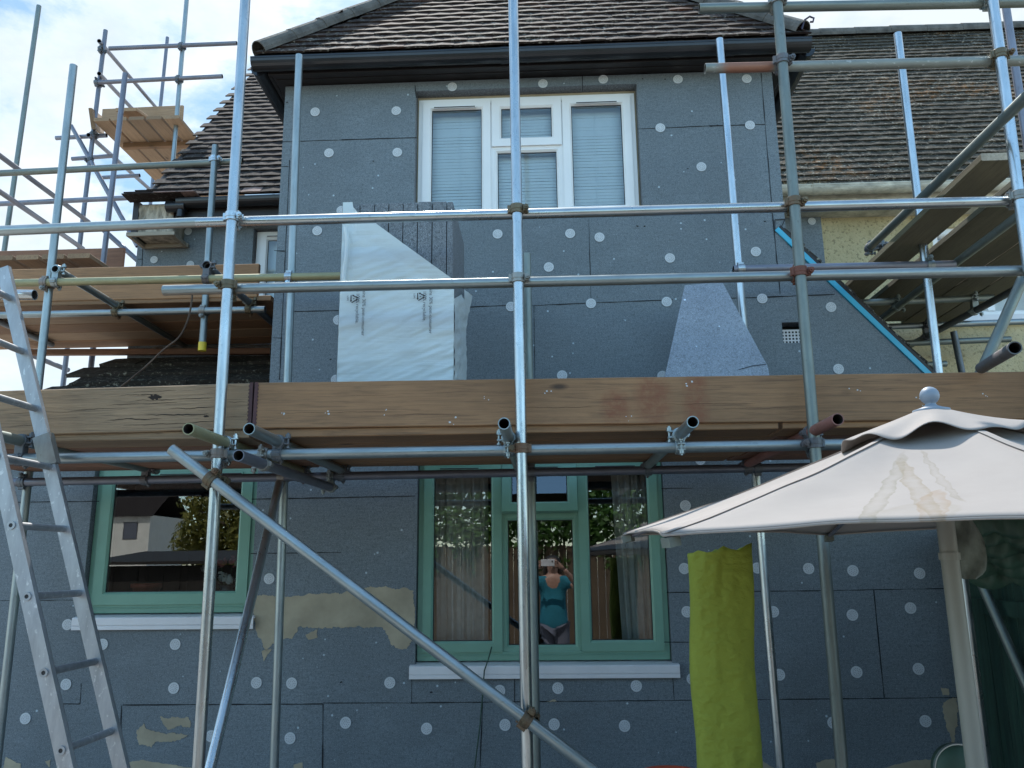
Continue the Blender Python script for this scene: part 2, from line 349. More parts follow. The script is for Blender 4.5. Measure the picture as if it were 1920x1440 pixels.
# ------------------------------------------------------------------ THE HOUSE
WY = 5.0
XL, XR = -1.76, 1.588
house = empty('house', (0, 5, 0), 'house clad in dark grey insulation boards dotted with white discs, brown tiled roof', 'house')
def gridwall(mb, xs, zs, skip, y, thick, mi=0, mr=0):
    """front sheet of cells with openings; reveals are `thick` deep"""
    xs, zs = sorted(set(xs)), sorted(set(zs))
    solid = lambda i, j: 0 <= i < len(xs) - 1 and 0 <= j < len(zs) - 1 and not skip((xs[i] + xs[i + 1]) / 2, (zs[j] + zs[j + 1]) / 2)
    for i in range(len(xs) - 1):
        for j in range(len(zs) - 1):
            if not solid(i, j): continue
            x0, x1, z0, z1 = xs[i], xs[i + 1], zs[j], zs[j + 1]
            mb.face([(x0, y, z0), (x1, y, z0), (x1, y, z1), (x0, y, z1)], mi)
            if not solid(i - 1, j): mb.face([(x0, y + thick, z0), (x0, y, z0), (x0, y, z1), (x0, y + thick, z1)], mr)
            if not solid(i + 1, j): mb.face([(x1, y, z0), (x1, y + thick, z0), (x1, y + thick, z1), (x1, y, z1)], mr)
            if not solid(i, j - 1): mb.face([(x0, y, z0), (x0, y + thick, z0), (x1, y + thick, z0), (x1, y, z0)], mr)
            if not solid(i, j + 1): mb.face([(x0, y, z1), (x1, y, z1), (x1, y + thick, z1), (x0, y + thick, z1)], mr)
UW = (-.845, .672, 3.85, 4.79)      # upper window opening x0 x1 z0 z1
LW = (-.795, .715, 1.02, 2.235)     # big green window
SW = (-2.845, -1.80, 1.31, 2.235)   # small green window
XV = 1.70
VT = (at(1467, 620, y=5).x, at(1519, 620, y=5).x, at(1485, 643, y=5).z, at(1485, 604, y=5).z)    # air vent
SX, SZ0, SX1, SZ1 = 1.535, 3.66, 2.40, 2.66   # sloping right edge
def inr(r, x, z): return r[0] < x < r[1] and r[2] < z < r[3]
def skip(x, z):
    if any(inr(r, x, z) for r in (UW, LW, SW, VT)): return True
    if z > 2.66 and x > XR and not (x < XV and z < 3.3): return True
    if z > 2.35 and x < XL: return True
    return False
mb = MB()
xs = [-4.2, XL, XR, XV, 2.7] + [v for r in (UW, LW, SW, VT) for v in r[:2]]
zs = [0, 2.35, 2.66, 3.3, 4.86] + [v for r in (UW, LW, SW, VT) for v in r[2:]]
gridwall(mb, xs, zs, lambda x, z: skip(x, z), WY, .11, 0, 1)
# sloping part right of the bay, with the vent hole's right piece left out
sl = lambda x: SZ0 - (x - SX) * (SZ0 - SZ1) / (SX1 - SX)
mb.face([(XV, WY, 2.66), (SX1, WY, 2.66), (XV, WY, sl(XV))], 0); mb.face([(XR, WY, 3.3), (XV, WY, 3.3), (XV, WY, sl(XV)), (XR, WY, sl(XR))], 0)
# board joints, laid as thin strips of deep gap colour
J = [((520, 266), (652, 262)), ((640, 262), (781, 258)), ((1195, 242), (1330, 236)), ((1330, 236), (1434, 233)), ((1427, 137), (1448, 397)), ((1448, 397), (1463, 552)),
     ((1092, 139), (1092, 172)), ((1455, 412), (1472, 411)), ((543, 300), (524, 712)), ((518, 312), (540, 312)), ((514, 470), (534, 471)), ((511, 633), (529, 634)),
     ((550, 584), (640, 582)), ((870, 576), (960, 572)), ((996, 573), (1105, 568)), ((1105, 568), (1262, 562)), ((1370, 559), (1437, 557)), ((1437, 557), (1565, 552)),
     ((1104, 410), (1108, 563)), ((1001, 573), (1003, 712)), ((472, 936), (640, 933)), ((640, 933), (778, 930)), ((0, 942), (186, 940)), ((0, 1126), (166, 1125)),
     ((100, 1320), (150, 1320)), ((152, 1281), (150, 1320)), ((230, 1322), (605, 1320)), ((605, 1318), (770, 1318)), ((770, 1318), (960, 1316)), ((960, 1316), (1300, 1313)),
     ((1300, 1313), (1600, 1310)), ((1600, 1310), (1850, 1307)), ((772, 1262), (772, 1318)), ((965, 1264), (965, 1316)), ((1261, 1262), (1264, 1313)), ((606, 1320), (604, 1500)),
     ((228, 1323), (222, 1500)), ((1250, 1111), (1570, 1107)), ((1570, 1107), (1790, 1103)), ((1638, 1105), (1658, 1308)), ((1240, 916), (1300, 915)), ((470, 1038), (640, 1036)),
     ((778, 160), (781, 184)), ((640, 1318), (640, 1318.5)), ((1245, 1204), (1300, 1204)), ((900, 1440), (905, 1318))]
rj = random.Random(3)
for (a, b_) in J:
    A, B = at(*a, y=WY - .002), at(*b_, y=WY - .002); d = B - A; L = d.length
    if L < .02: continue
    n = max(2, int(L / .06)); u = d.normalized(); w = V((-u.z, 0, u.x)); base = rj.uniform(.002, .0036)
    prev = None
    for i in range(n + 1):
        p = A + d * (i / n); hw = base * rj.uniform(.45, 1.35); off = rj.uniform(-.0008, .0008)
        cur = (p + w * (hw + off), p - w * (hw - off))
        if prev: mb.face([prev[1], cur[1], cur[0], prev[0]] if True else [], 2)
        prev = cur
# little gouges
for (px, py) in [(640, 1279), (1333, 237), (1345, 235), (1290, 316), (1195, 424), (1208, 424), (620, 674), (808, 1298), (1435, 415), (700, 302), (538, 192), (1205, 148), (1247, 148)]:
    c = at(px, py, y=WY - .0022); pts = []
    for k in range(9):
        t = 2 * math.pi * k / 9; r = rj.uniform(.003, .009); pts.append(c + V((math.cos(t) * r * 1.3, 0, math.sin(t) * r * .7)))
    mb.face(pts, 2)
wall = mb.build('insulation_wall', [M['eps'], M['epsrough'], M['joint']], house)
# left and right bay flanks and recessed walls
mb = MB()
mb.box((XL, WY + .003, 2.2), (XL + .1, 6.6, 4.86)); mb.build('bay_flank', M['eps'], house); mb = MB(); mb.box((XR - .1, WY + .13, 2.2), (XR - .002, 6.6, 4.86))
mb.build('bay_flank', M['eps'], house)
RX0 = -3.52
mb = MB()
RW = (at(476, 430, y=6.5).x, at(535, 430, y=6.5).x, 3.3, at(480, 428, y=6.5).z)
gridwall(mb, [RX0, RW[0], RW[1], XL + .05], [2.2, RW[2], RW[3], 4.72], lambda x, z: inr(RW, x, z), 6.5, .11, 0, 1)
A = at(268, 455, y=6.498)
for a, b_ in (((268, 455), (266, 500)), ((258, 486), (268, 486))):
    A, B = at(*a, y=6.498), at(*b_, y=6.498); mb.bar(A, B, .005, .001, V((0, 1, 0)) if abs((B - A).z) < .02 else V((0, 1, 0)), 2)
rwall = mb.build('recessed_wall', [M['eps'], M['epsrough'], M['joint']], house)
mb = MB(); XP = at(1540, 420, y=6.5).x
mb.face([(XR - .05, 6.5, 0), (XP, 6.5, 0), (XP, 6.5, 4.62), (XR - .05, 6.5, 4.62)])
mb.face([(XP, 6.5, 0), (XP, 6.62, 0), (XP, 6.62, 4.62), (XP, 6.5, 4.62)])
rwall2 = mb.build('recessed_wall', [M['eps']], house)
# fixing discs
mb = MB(); pts = [V((.0325 * math.cos(2 * math.pi * k / 24), -.004, .0325 * math.sin(2 * math.pi * k / 24))) for k in range(24)]
mb.face(pts[::-1], 0); mb.rings([pts, [p + V((0, .004, 0)) for p in pts]], 0, False)
for r_, n_ in ((.021, 12), (.011, 6)):
    for k in range(n_):
        t = 2 * math.pi * k / n_; c = V((r_ * math.cos(t), -.0048, r_ * math.sin(t)))
        mb.face([c + V((.0022 * math.cos(-s * 1.0472), 0, .0022 * math.sin(-s * 1.0472))) for s in range(6)][::1], 1)
proto = None
DISCS = [(591, 210), (743, 208), (617, 287), (745, 286), (595, 433), (848, 163), (1018, 157), (1131, 149), (1271, 149), (1400, 148), (1238, 240), (1406, 235), (1315, 313), (933, 439), (1069, 438),
 (1124, 445), (1256, 484), (1417, 472), (1029, 501), (1108, 569), (1250, 566), (1429, 560), (1558, 576), (958, 575), (634, 600), (1054, 704), (1572, 692), (1242, 705), (630, 712), (640, 395),
 (505, 1085), (127, 1171), (193, 1208), (329, 1208), (124, 1283), (195, 1282), (326, 1290), (481, 1280), (547, 1281), (731, 1280), (48, 1347), (544, 1384), (648, 1355), (800, 1366), (947, 1359), (1039, 1358),
 (1171, 1361), (1046, 1290), (1193, 1286), (937, 1295), (1313, 862), (1285, 948), (1516, 1066), (1599, 1070), (1724, 1075), (1420, 1065), (1598, 1153), (1707, 1140), (1606, 1260), (1722, 1254), (1735, 1352),
 (1298, 1273), (1288, 1147), (1283, 1066), (1461, 1265), (396, 1380), (1450, 1147), (1562, 1355)]
for i, d in enumerate(DISCS):
    p = at(*d, y=WY - .001)
    if proto is None: proto = mb.build('fixing_disc', [M['disc'], M['dothole']], wall, V((0, 0, 0))); o = proto
    else: o = copy_of(proto, wall)
    o.location = p - wloc(wall); o.rotation_euler = (0, rj.uniform(0, 1), 0)
for par, ds in ((rwall, [(289, 487), (357, 496), (353, 434)]), (rwall2, [(1522, 415)])):
    for d in ds:
        o = copy_of(proto, par); o.location = at(*d, y=6.497) - wloc(par)
# beige adhesive patches with ragged outlines
def ragged(pts, amp=.012, step=.025, seed=1):
    rr = random.Random(seed); out = []
    for i in range(len(pts)):
        a, b_ = pts[i], pts[(i + 1) % len(pts)]; n = max(1, int((b_ - a).length / step))
        for k in range(n):
            p = a.lerp(b_, k / n); q = noise.noise_vector(p * 18 + V((seed, 0, 0))) * amp + noise.noise_vector(p * 55) * amp * .5 + noise.noise_vector(p * 170) * amp * .42
            out.append(V((p.x + q.x, p.y, p.z + q.z)))
    return out
PATCH = [[(474, 1118), (560, 1116), (640, 1112), (700, 1100), (776, 1106), (776, 1200), (760, 1216), (740, 1214), (722, 1190), (716, 1176), (560, 1177), (548, 1196), (520, 1202), (500, 1218), (492, 1212), (478, 1172)],
         [(490, 1222), (510, 1216), (500, 1230), (494, 1240)], [(572, 1190), (596, 1180), (594, 1196), (578, 1200)],
         [(254, 1372), (268, 1358), (290, 1376), (320, 1374), (356, 1378), (330, 1390), (296, 1388), (282, 1402), (262, 1396)], [(300, 1345), (354, 1346), (356, 1366), (340, 1360), (318, 1368), (306, 1358)],
         [(1768, 1318), (1792, 1306), (1794, 1360), (1786, 1400), (1778, 1360), (1768, 1330)], [(1766, 1290), (1780, 1292), (1780, 1304), (1768, 1302)],
         [(232, 1430), (270, 1426), (360, 1440), (360, 1600), (232, 1600)], [(1660, 1440), (1700, 1428), (1764, 1422), (1764, 1600), (1650, 1600)], [(550, 1434), (566, 1428), (570, 1460), (552, 1460)],
         [(1530, 1430), (1562, 1422), (1580, 1440), (1540, 1500)], [(10, 1420), (40, 1432), (30, 1500), (0, 1500)], [(84, 1428), (96, 1424), (92, 1440)], [(1024, 1316), (1040, 1312), (1044, 1317)], [(1430, 1428), (1450, 1440), (1430, 1470)]]
for i, pl in enumerate(PATCH):
    pts = ragged([at(px, py, y=WY - .003) for px, py in pl], .014 if len(pl) > 5 else .007, .006, i)
    mb = MB(); cen = sum(pts, V()) / len(pts)
    n = len(pts)
    from mathutils.geometry import tessellate_polygon
    for t in tessellate_polygon([pts]): 
        q = [pts[k] for k in t]
        if (q[1] - q[0]).cross(q[2] - q[0]).y > 0: q = q[::-1]
        mb.face(q)
    mb.rings([pts, [p + V((0, .0028, 0)) for p in pts]], 0, False)
    mb.build('adhesive_patch', M['beige'], wall)
# air vent
mb = MB(); z0, z1 = VT[2] - .0, VT[3] - .035
mb.box((VT[0], WY + .05, z0), (VT[1], WY + .11, z1))
vent = mb.build('air_vent', M['sill'], house)
mb = MB()
for i in range(8):
    for j in range(4):
        x = VT[0] + .008 + i * .0215; z = z0 + .012 + j * .0215; mb.face([(x, WY + .0485, z), (x + .0125, WY + .0485, z), (x + .0125, WY + .0485, z + .0125), (x, WY + .0485, z + .0125)])
mb.build('grille', M['gasket'], vent)
mb = MB(); mb.box((VT[0] - .02, WY + .11, VT[2] - .02), (VT[1] + .02, WY + .12, VT[3] + .02)); mb.build('vent_lining', M['joint'], house)
# ------------------------------------------------------------------ windows
def frame_rect(mb, x0, x1, z0, z1, w, y0, y1, mi=0, ch=.012):
    """mitred frame with a chamfered inner face"""
    o = [(x0, z0), (x1, z0), (x1, z1), (x0, z1)]; i1 = [(x0 + w - ch, z0 + w - ch), (x1 - w + ch, z0 + w - ch), (x1 - w + ch, z1 - w + ch), (x0 + w - ch, z1 - w + ch)]
    i2 = [(x0 + w, z0 + w), (x1 - w, z0 + w), (x1 - w, z1 - w), (x0 + w, z1 - w)]
    L = [[V((x, y1, z)) for x, z in o], [V((x, y0, z)) for x, z in o], [V((x, y0, z)) for x, z in i1], [V((x, y0 + ch, z)) for x, z in i2], [V((x, y1, z)) for x, z in i2]]
    mb.rings(L, mi, False)
def px_rect(a, y):  # x0,y0,x1,y1 in the photograph -> world rectangle on a plane
    p, q = at(a[0], a[1], y=y), at(a[2], a[3], y=y); return p.x, q.x, q.z, p.z
def trickle(parent, x0, x1, z, y, mat):
    mb = MB(); mb.box((x0, y - .012, z - .008), (x1, y - .0004, z + .008)); mb.build('trickle_vent', mat, parent, None, .003)
    mb = MB(); mb.box((x0 + .006, y - .0135, z - .004), (x1 - .006, y - .0121, z + .0)); mb.build('vent_slot', M['gasket'], parent)
# upper white window
fy = WY + .075
wu = empty('window', V((0, fy, 3.85)), ); wu.parent = house; wu.location = V((0, fy, 3.85)) - V(house.location)
def under(o):  # world offset of an empty part below the house
    return o
class WinParent:
    pass
def win(name, label, cx, y, z):
    o = bpy.data.objects.new(name, None); C.objects.link(o); o.parent = house; o.location = V((cx, y, z)) - V(house.location)
    if label: o['label'] = label
    return o, V((cx, y, z))
bpy.data.objects.remove(wu)
def wbuild(mb, name, mat, par, org, bevel=.002):
    o = mb.build(name, mat, None, org, bevel); o.parent = par; o.location = (0, 0, 0); return o
def wsash(par, org, x0, x1, z0, z1, w, y, fm, gm, tilt=0):
    piv = V(((x0 + x1) / 2, y, z1)); mb = MB(); frame_rect(mb, x0, x1, z0, z1, w, y, y + .05)
    gx0, gx1, gz0, gz1 = x0 + w, x1 - w, z0 + w, z1 - w
    n0 = len(mb.v)
    frame_rect(mb, gx0 - .003, gx1 + .003, gz0 - .003, gz1 + .003, .008, y + .0202, y + .0235, 1, .0005)
    s = mb.build('sash', [fm, M['gasket']], None, piv, 0); s.parent = par; s.location = piv - org
    mb = MB(); mb.face([(gx0, y + .022, gz0), (gx1, y + .022, gz0), (gx1, y + .022, gz1), (gx0, y + .022, gz1)])
    p = mb.build('pane', gm, None, piv); p.parent = s; p.location = (0, 0, 0)
    if tilt: s.rotation_euler = (tilt, 0, 0)
    return s
def wtrickle(par, org, x0, x1, z, y, mat):
    mb = MB(); mb.box((x0, y - .013, z - .008), (x1, y - .0004, z + .008)); mb.box((x0 + .008, y - .0145, z - .0055), (x1 - .008, y - .0132, z + .0015), 1)
    o = mb.build('trickle_vent', [mat, M['gasket']], None, org); o.parent = par; o.location = (0, 0, 0)
wu, org = win('window', 'white framed upstairs window with closed slatted blinds', 0, fy, 3.85)
x0, x1, z0, z1 = -.835, .66, 3.845, 4.765
mb = MB(); frame_rect(mb, x0, x1, z0, z1, .05, fy, fy + .07)
cx0, cx1 = at(921, 250, y=fy).x, at(1054, 250, y=fy).x
for c in (cx0, cx1): mb.box((c - .02, fy + .001, z0 + .05), (c + .02, fy + .069, z1 - .05))
tz = at(985, 273, y=fy).z; mb.box((cx0 + .02, fy + .002, tz - .02), (cx1 - .02, fy + .068, tz + .02))
wbuild(mb, 'frame', M['upvc'], wu, org)
ys = fy - .012
wsash(wu, org, x0 + .03, cx0 - .004, z0 + .03, z1 - .02, .062, ys, M['upvc'], M['glassup'])
wsash(wu, org, cx1 + .004, x1 - .03, z0 + .03, z1 - .02, .062, ys, M['upvc'], M['glassup'])
wsash(wu, org, cx0 + .004, cx1 - .004, tz - .004, z1 - .02, .066, ys, M['upvc'], M['glassup'])
wsash(wu, org, cx0 + .012, cx1 - .012, z0 + .04, tz - .012, .03, fy + .004, M['upvc'], M['glassup'])
wtrickle(wu, org, at(812, 200, y=ys).x, at(893, 200, y=ys).x, at(850, 202, y=ys).z, ys, M['upvc'])
wtrickle(wu, org, at(1078, 193, y=ys).x, at(1158, 193, y=ys).x, at(1118, 193, y=ys).z, ys, M['upvc'])
mb = MB(); mb.box((UW[0], WY + .085, UW[3] - .022), (UW[1], WY + .1, UW[3] - .0005)); mb.box((UW[0] + .0005, WY + .086, UW[2]), (UW[0] + .012, WY + .1, UW[3] - .023)); mb.box((UW[1] - .014, WY + .086, UW[2]), (UW[1] - .0005, WY + .1, UW[3] - .023))
wbuild(mb, 'foam_seal', M['beige'], wu, org)
# blinds behind the panes
for lab, bx0, bx1 in (('slatted white blind behind the left pane of the upstairs window', x0 + .08, cx0 - .03), ('slatted white blind behind the middle panes of the upstairs window', cx0 + .03, cx1 - .03), ('slatted white blind behind the right pane of the upstairs window', cx1 + .03, x1 - .08)):
    mb = MB(); z = z1 - .06; yb = fy + .09; mb.box((bx0, yb - .012, z), (bx1, yb + .012, z + .025))
    while z > z0 + .05:
        j = rj.uniform(-.001, .001); mb.hexa([V(p) for p in ((bx0, yb + .003, z - .0178 + j), (bx1, yb + .003, z - .0178 + j), (bx1, yb + .0045, z - .0178 + j), (bx0, yb + .0045, z - .0178 + j), (bx0, yb - .004, z), (bx1, yb - .004, z), (bx1, yb - .0025, z), (bx0, yb - .0025, z))])
        z -= .0235
    mb.cyl((bx0 + .2, yb - .012, z1 - .05), (bx0 + .2, yb - .012, z0 + .05), .0012, 5)
    tag(mb.build('window_blind', M['blind'], None, V(((bx0 + bx1) / 2, yb, z0))), lab, 'window blind', 'blinds in the upstairs window')
# big green window
def green_window(label, r, mull, tz, tilt_top):
    fy = WY + .045; w, org = win('window', label, (r[0] + r[1]) / 2, fy, r[2])
    x0, x1, z0, z1 = r[0] + .004, r[1] - .004, r[2] + .015, r[3] - .004
    mb = MB(); frame_rect(mb, x0, x1, z0, z1, .062, fy, fy + .07)
    for c in mull: mb.box((c - .02, fy + .001, z0 + .062), (c + .02, fy + .069, z1 - .062))
    if mull: mb.box((mull[0] + .02, fy + .002, tz - .018), (mull[1] - .02, fy + .068, tz + .018))
    mb.box((x0 + .03, fy - .006, z0 + .028), (x1 - .03, fy - .0004, z0 + .034))
    wbuild(mb, 'frame', M['green'], w, org)
    ys = fy - .014
    if mull:
        a, b_ = mull
        wsash(w, org, x0 + .032, a + .012, z0 + .05, z1 - .03, .062, ys, M['green'], M['glass'])
        wsash(w, org, b_ - .012, x1 - .032, z0 + .05, z1 - .03, .062, ys, M['green'], M['glass'])
        wsash(w, org, a + .016, b_ - .016, tz - .006, z1 - .03, .06, ys, M['green'], M['glass'], tilt_top)
        wsash(w, org, a + .012, b_ - .012, z0 + .05, tz - .012, .036, fy + .006, M['green'], M['glass'])
        for pa, pb in ((823, 900), (1000, 1048), (1113, 1192)):
            wtrickle(w, org, at(pa, 868, y=ys).x, at(pb, 868, y=ys).x, z1 - .052, ys, M['green'])
    else:
        wsash(w, org, x0 + .036, x1 - .036, z0 + .05, z1 - .03, .075, ys, M['green'], M['glass'])
        wtrickle(w, org, x0 + .4, x1 - .1, z1 - .06, ys, M['green'])
    # sill
    mb = MB(); sx0, sx1 = r[0] - .028, r[1] + .035; zt = r[2] + .012
    prof = [(fy + .05, zt), (WY - .035, zt - .016), (WY - .04, zt - .022), (WY - .04, zt - .062), (WY - .034, zt - .062), (WY - .034, zt - .066), (WY - .04, zt - .066), (WY - .04, zt - .088), (WY - .03, zt - .09), (WY - .03, zt - .03), (fy + .05, zt - .014)]
    A = [V((sx0, y, z)) for y, z in prof]; B = [V((sx1, y, z)) for y, z in prof]
    mb.rings([A, B], 0, False); mb.face(A); mb.face(B[::-1])
    wbuild(mb, 'sill', M['sill'], w, org)
    return w
green_window('large green framed downstairs window with four panes above a white sill', LW, (at(936, 1000, y=5.045).x + .004, at(1090, 1000, y=5.045).x - .004), at(1010, 960, y=5.045).z, R(-13))
green_window('small single pane green framed window above a white sill', SW, (), 0, 0)
# recessed left window
yr = 6.56; w3, org = win('window', 'narrow white framed window half hidden in the recessed wall', (RW[0] + RW[1]) / 2, yr, RW[2])
mb = MB(); frame_rect(mb, RW[0] + .01, RW[1] + .25, RW[2], RW[3] - .01, .05, yr, yr + .06); wbuild(mb, 'frame', M['upvc'], w3, org)
wsash(w3, org, RW[0] + .05, RW[1] + .2, RW[2] + .03, RW[3] - .03, .06, yr - .012, M['upvc'], M['glassup'])
wtrickle(w3, org, RW[0] + .1, RW[1], RW[3] - .06, yr - .012, M['upvc'])
mb = MB(); mb.face([(RW[0], yr + .1, RW[2]), (RW[1] + .3, yr + .1, RW[2]), (RW[1] + .3, yr + .1, RW[3]), (RW[0], yr + .1, RW[3])]); wbuild(mb, 'net_curtain', M['blind'], w3, org, 0)
# rooms behind the glass
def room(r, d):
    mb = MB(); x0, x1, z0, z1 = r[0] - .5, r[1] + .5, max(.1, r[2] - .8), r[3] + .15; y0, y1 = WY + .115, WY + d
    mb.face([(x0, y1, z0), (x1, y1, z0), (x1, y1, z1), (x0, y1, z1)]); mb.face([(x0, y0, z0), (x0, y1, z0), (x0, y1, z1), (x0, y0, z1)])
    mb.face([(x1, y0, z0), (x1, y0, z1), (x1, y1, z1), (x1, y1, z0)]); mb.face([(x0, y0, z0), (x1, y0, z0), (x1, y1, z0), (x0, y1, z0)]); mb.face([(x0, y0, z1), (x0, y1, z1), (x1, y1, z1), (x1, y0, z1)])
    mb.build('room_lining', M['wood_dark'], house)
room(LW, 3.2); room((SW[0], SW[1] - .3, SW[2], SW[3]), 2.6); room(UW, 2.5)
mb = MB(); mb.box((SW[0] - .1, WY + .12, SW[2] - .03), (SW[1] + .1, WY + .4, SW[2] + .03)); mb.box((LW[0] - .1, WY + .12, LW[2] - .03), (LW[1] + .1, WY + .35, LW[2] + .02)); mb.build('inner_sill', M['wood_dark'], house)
def curtain(label, x0, x1, z0, z1, y, skew=0):
    mb = MB(); n = 46; rows = []
    for k in range(9):
        f = k / 8; z = z1 + (z0 - z1) * f; row = []
        for i in range(n + 1):
            u = i / n; x = x0 + (x1 - x0) * u + skew * f * (1 - u); row.append(V((x, y + .032 * math.sin(u * 31 + .8 * math.sin(f * 2 + u * 7)) + .012 * math.sin(u * 73 + f), z)))
        rows.append(row)
    mb.rings(rows, 0, True, False)
    o = tag(mb.build('curtain', M['curtain'], None, V(((x0 + x1) / 2, y, z0))), label, 'curtain', 'curtains in the big green window')
    sd = o.modifiers.new('thick', 'SOLIDIFY'); sd.thickness = .003
curtain('grey curtain drawn to the left side of the big green window', LW[0] + .03, LW[0] + .42, LW[2] + .02, LW[3] - .02, WY + .24, .03)
curtain('grey curtain drawn to the right side of the big green window', LW[1] - .3, LW[1] - .03, LW[2] + .02, LW[3] - .02, WY + .24, .04)
# pot and flowers on the inner sill of the small window
p = at(275, 1098, y=WY + .27); zb = SW[2] + .031
mb = MB(); prof = [(.0, 0), (.06, 0), (.085, .13), (.095, .13), (.095, .155), (.08, .155), (.075, .12), (0, .12)]
mb.rings([[V((p.x + r_ * math.cos(t * math.pi / 10), p.y + r_ * math.sin(t * math.pi / 10), zb + h)) for t in range(20)] for r_, h in prof])
tag(mb.build('flower_pot', M['pot'], None, V((p.x, p.y, zb))), 'orange red plant pot inside the small green window', 'flower pot')
p = at(425, 1098, y=WY + .25)
bq = empty('flower_bouquet', V((p.x, p.y, zb)), 'bunch of white and pink flowers in a vase inside the small green window', 'flowers')
mb = MB(); mb.rings([[V((p.x + r_ * math.cos(t * math.pi / 8), p.y + r_ * math.sin(t * math.pi / 8), zb + h)) for t in range(16)] for r_, h in [(0, 0), (.05, 0), (.06, .06), (.04, .12), (.05, .14)]]); mb.build('vase', M['galv2'], bq)
heads = [(-.03, .0, .19, 0), (.03, -.03, .17, 0), (.08, .0, .27, 0), (-.06, .02, .28, 1), (.02, .03, .29, 1), (-.13, .0, .25, 2), (-.12, .02, .18, 2), (.1, .02, .17, 0)]
mb = MB()
for hx, hy, hz, k in heads: mb.path([V((p.x, p.y, zb + .1)), V((p.x + hx * .5, p.y + hy, zb + hz * .7)), V((p.x + hx, p.y + hy, zb + hz))], .003, 5)
mb.build('stems', M['stem'], bq)
for hx, hy, hz, k in heads:
    mb = MB(); c = V((p.x + hx, p.y + hy, zb + hz))
    for q in range(26):
        d = V((rj.gauss(0, 1), rj.gauss(0, 1), rj.gauss(0, 1))).normalized(); s1 = d.orthogonal().normalized(); s2 = d.cross(s1); r_ = rj.uniform(.012, .04); w_ = rj.uniform(.01, .02)
        mb.face([c + d * r_ + s1 * w_, c + d * r_ * 1.15 + s2 * w_, c + d * r_ - s1 * w_, c + d * r_ * .7 - s2 * w_])
    mb.build('flower_head', [M['petal'], M['pink'], M['stone']][k], bq)
# ------------------------------------------------------------------ roofs
def tiles(name, parent, O, U, Vv, poly, gauge, tw, th, mat, seed=1, jit=.004):
    rr = random.Random(seed); U = U.normalized(); Vv = Vv.normalized(); N = U.cross(Vv); mb = MB()
    def inside(u, v):
        c = False
        for i in range(len(poly)):
            (a, b_), (c_, d) = poly[i], poly[i - 1]
            if (b_ > v) != (d > v) and u < (c_ - a) * (v - b_) / (d - b_) + a: c = not c
        return c
    us = [q[0] for q in poly]; vs = [q[1] for q in poly]
    nv = int((max(vs) - min(vs)) / gauge) + 1
    for i in range(nv):
        v0 = min(vs) + i * gauge; k = 0; u0 = min(us) - tw - (tw / 2 if i % 2 else 0); sag = rr.uniform(-.004, .004)
        while u0 < max(us) + tw:
            if inside(u0 + tw / 2, v0 + gauge * .5):
                h = th + rr.uniform(0, jit) ; h2 = h + rr.uniform(-jit, jit) * .6; e = rr.uniform(-.006, .004) + sag; g = tw * .006
                P_ = lambda u, v, w: O + U * u + Vv * v + N * w
                a, b_ = u0 + g, u0 + tw - g; v1 = v0 + gauge * 1.12
                t = [P_(a, v0 + e, h), P_((a + b_) / 2, v0 + e, (h + h2) / 2 + .003), P_(b_, v0 + e, h2)]; s = [P_(a, v1, .001), P_((a + b_) / 2, v1, .004), P_(b_, v1, .001)]
                bt = [P_(a, v0 + e + .002, h - th * .95), P_((a + b_) / 2, v0 + e + .002, h - th * .95), P_(b_, v0 + e + .002, h2 - th * .95)]
                n = len(mb.v); mb.v += t + s + bt
                for f in ((0, 1, 4, 3), (1, 2, 5, 4), (6, 7, 1, 0), (7, 8, 2, 1), (6, 0, 3), (2, 8, 5)):
                    mb.f.append(tuple(n + q for q in f)); mb.m.append(0); mb.sm.append(False)
            u0 += tw
    mb.face([O + U * u + Vv * v - N * .012 for u, v in poly], 1)
    return mb.build(name, [mat, M['soffit']], parent)
def caps(name, parent, p0, p1, r, step, mat, side=V((0, 0, 1))):
    mb = MB(); p0, p1 = V(p0), V(p1); d = (p1 - p0); L = d.length; d.normalize(); a = d.cross(side).normalized(); b_ = a.cross(d); s = 0
    while s < L:
        q0, q1 = p0 + d * s, p0 + d * min(L, s + step * 1.05); lift = rj.uniform(0, .006)
        R_ = lambda q, r_: [q + a * math.cos(math.pi * k / 9) * r_ + b_ * (math.sin(math.pi * k / 9) * r_ + lift) for k in range(-1, 11)]
        mb.rings([R_(q0, r * .9), R_(q0, r), R_(q1, r * .94)], 0, False, False); s += step
    return mb.build(name, mat, parent)
TP = 1.25
def slope_roof(name, O, U, Wd, poly, gauge, tw, th, mat, seed):
    """poly in (along eave, horizontal run); converted to slope length"""
    k = math.sqrt(1 + TP * TP); Vv = (Wd + V((0, 0, TP))).normalized()
    return tiles(name, house, O, U, Vv, [(u, v * k) for u, v in poly], gauge, tw, th, mat, seed)
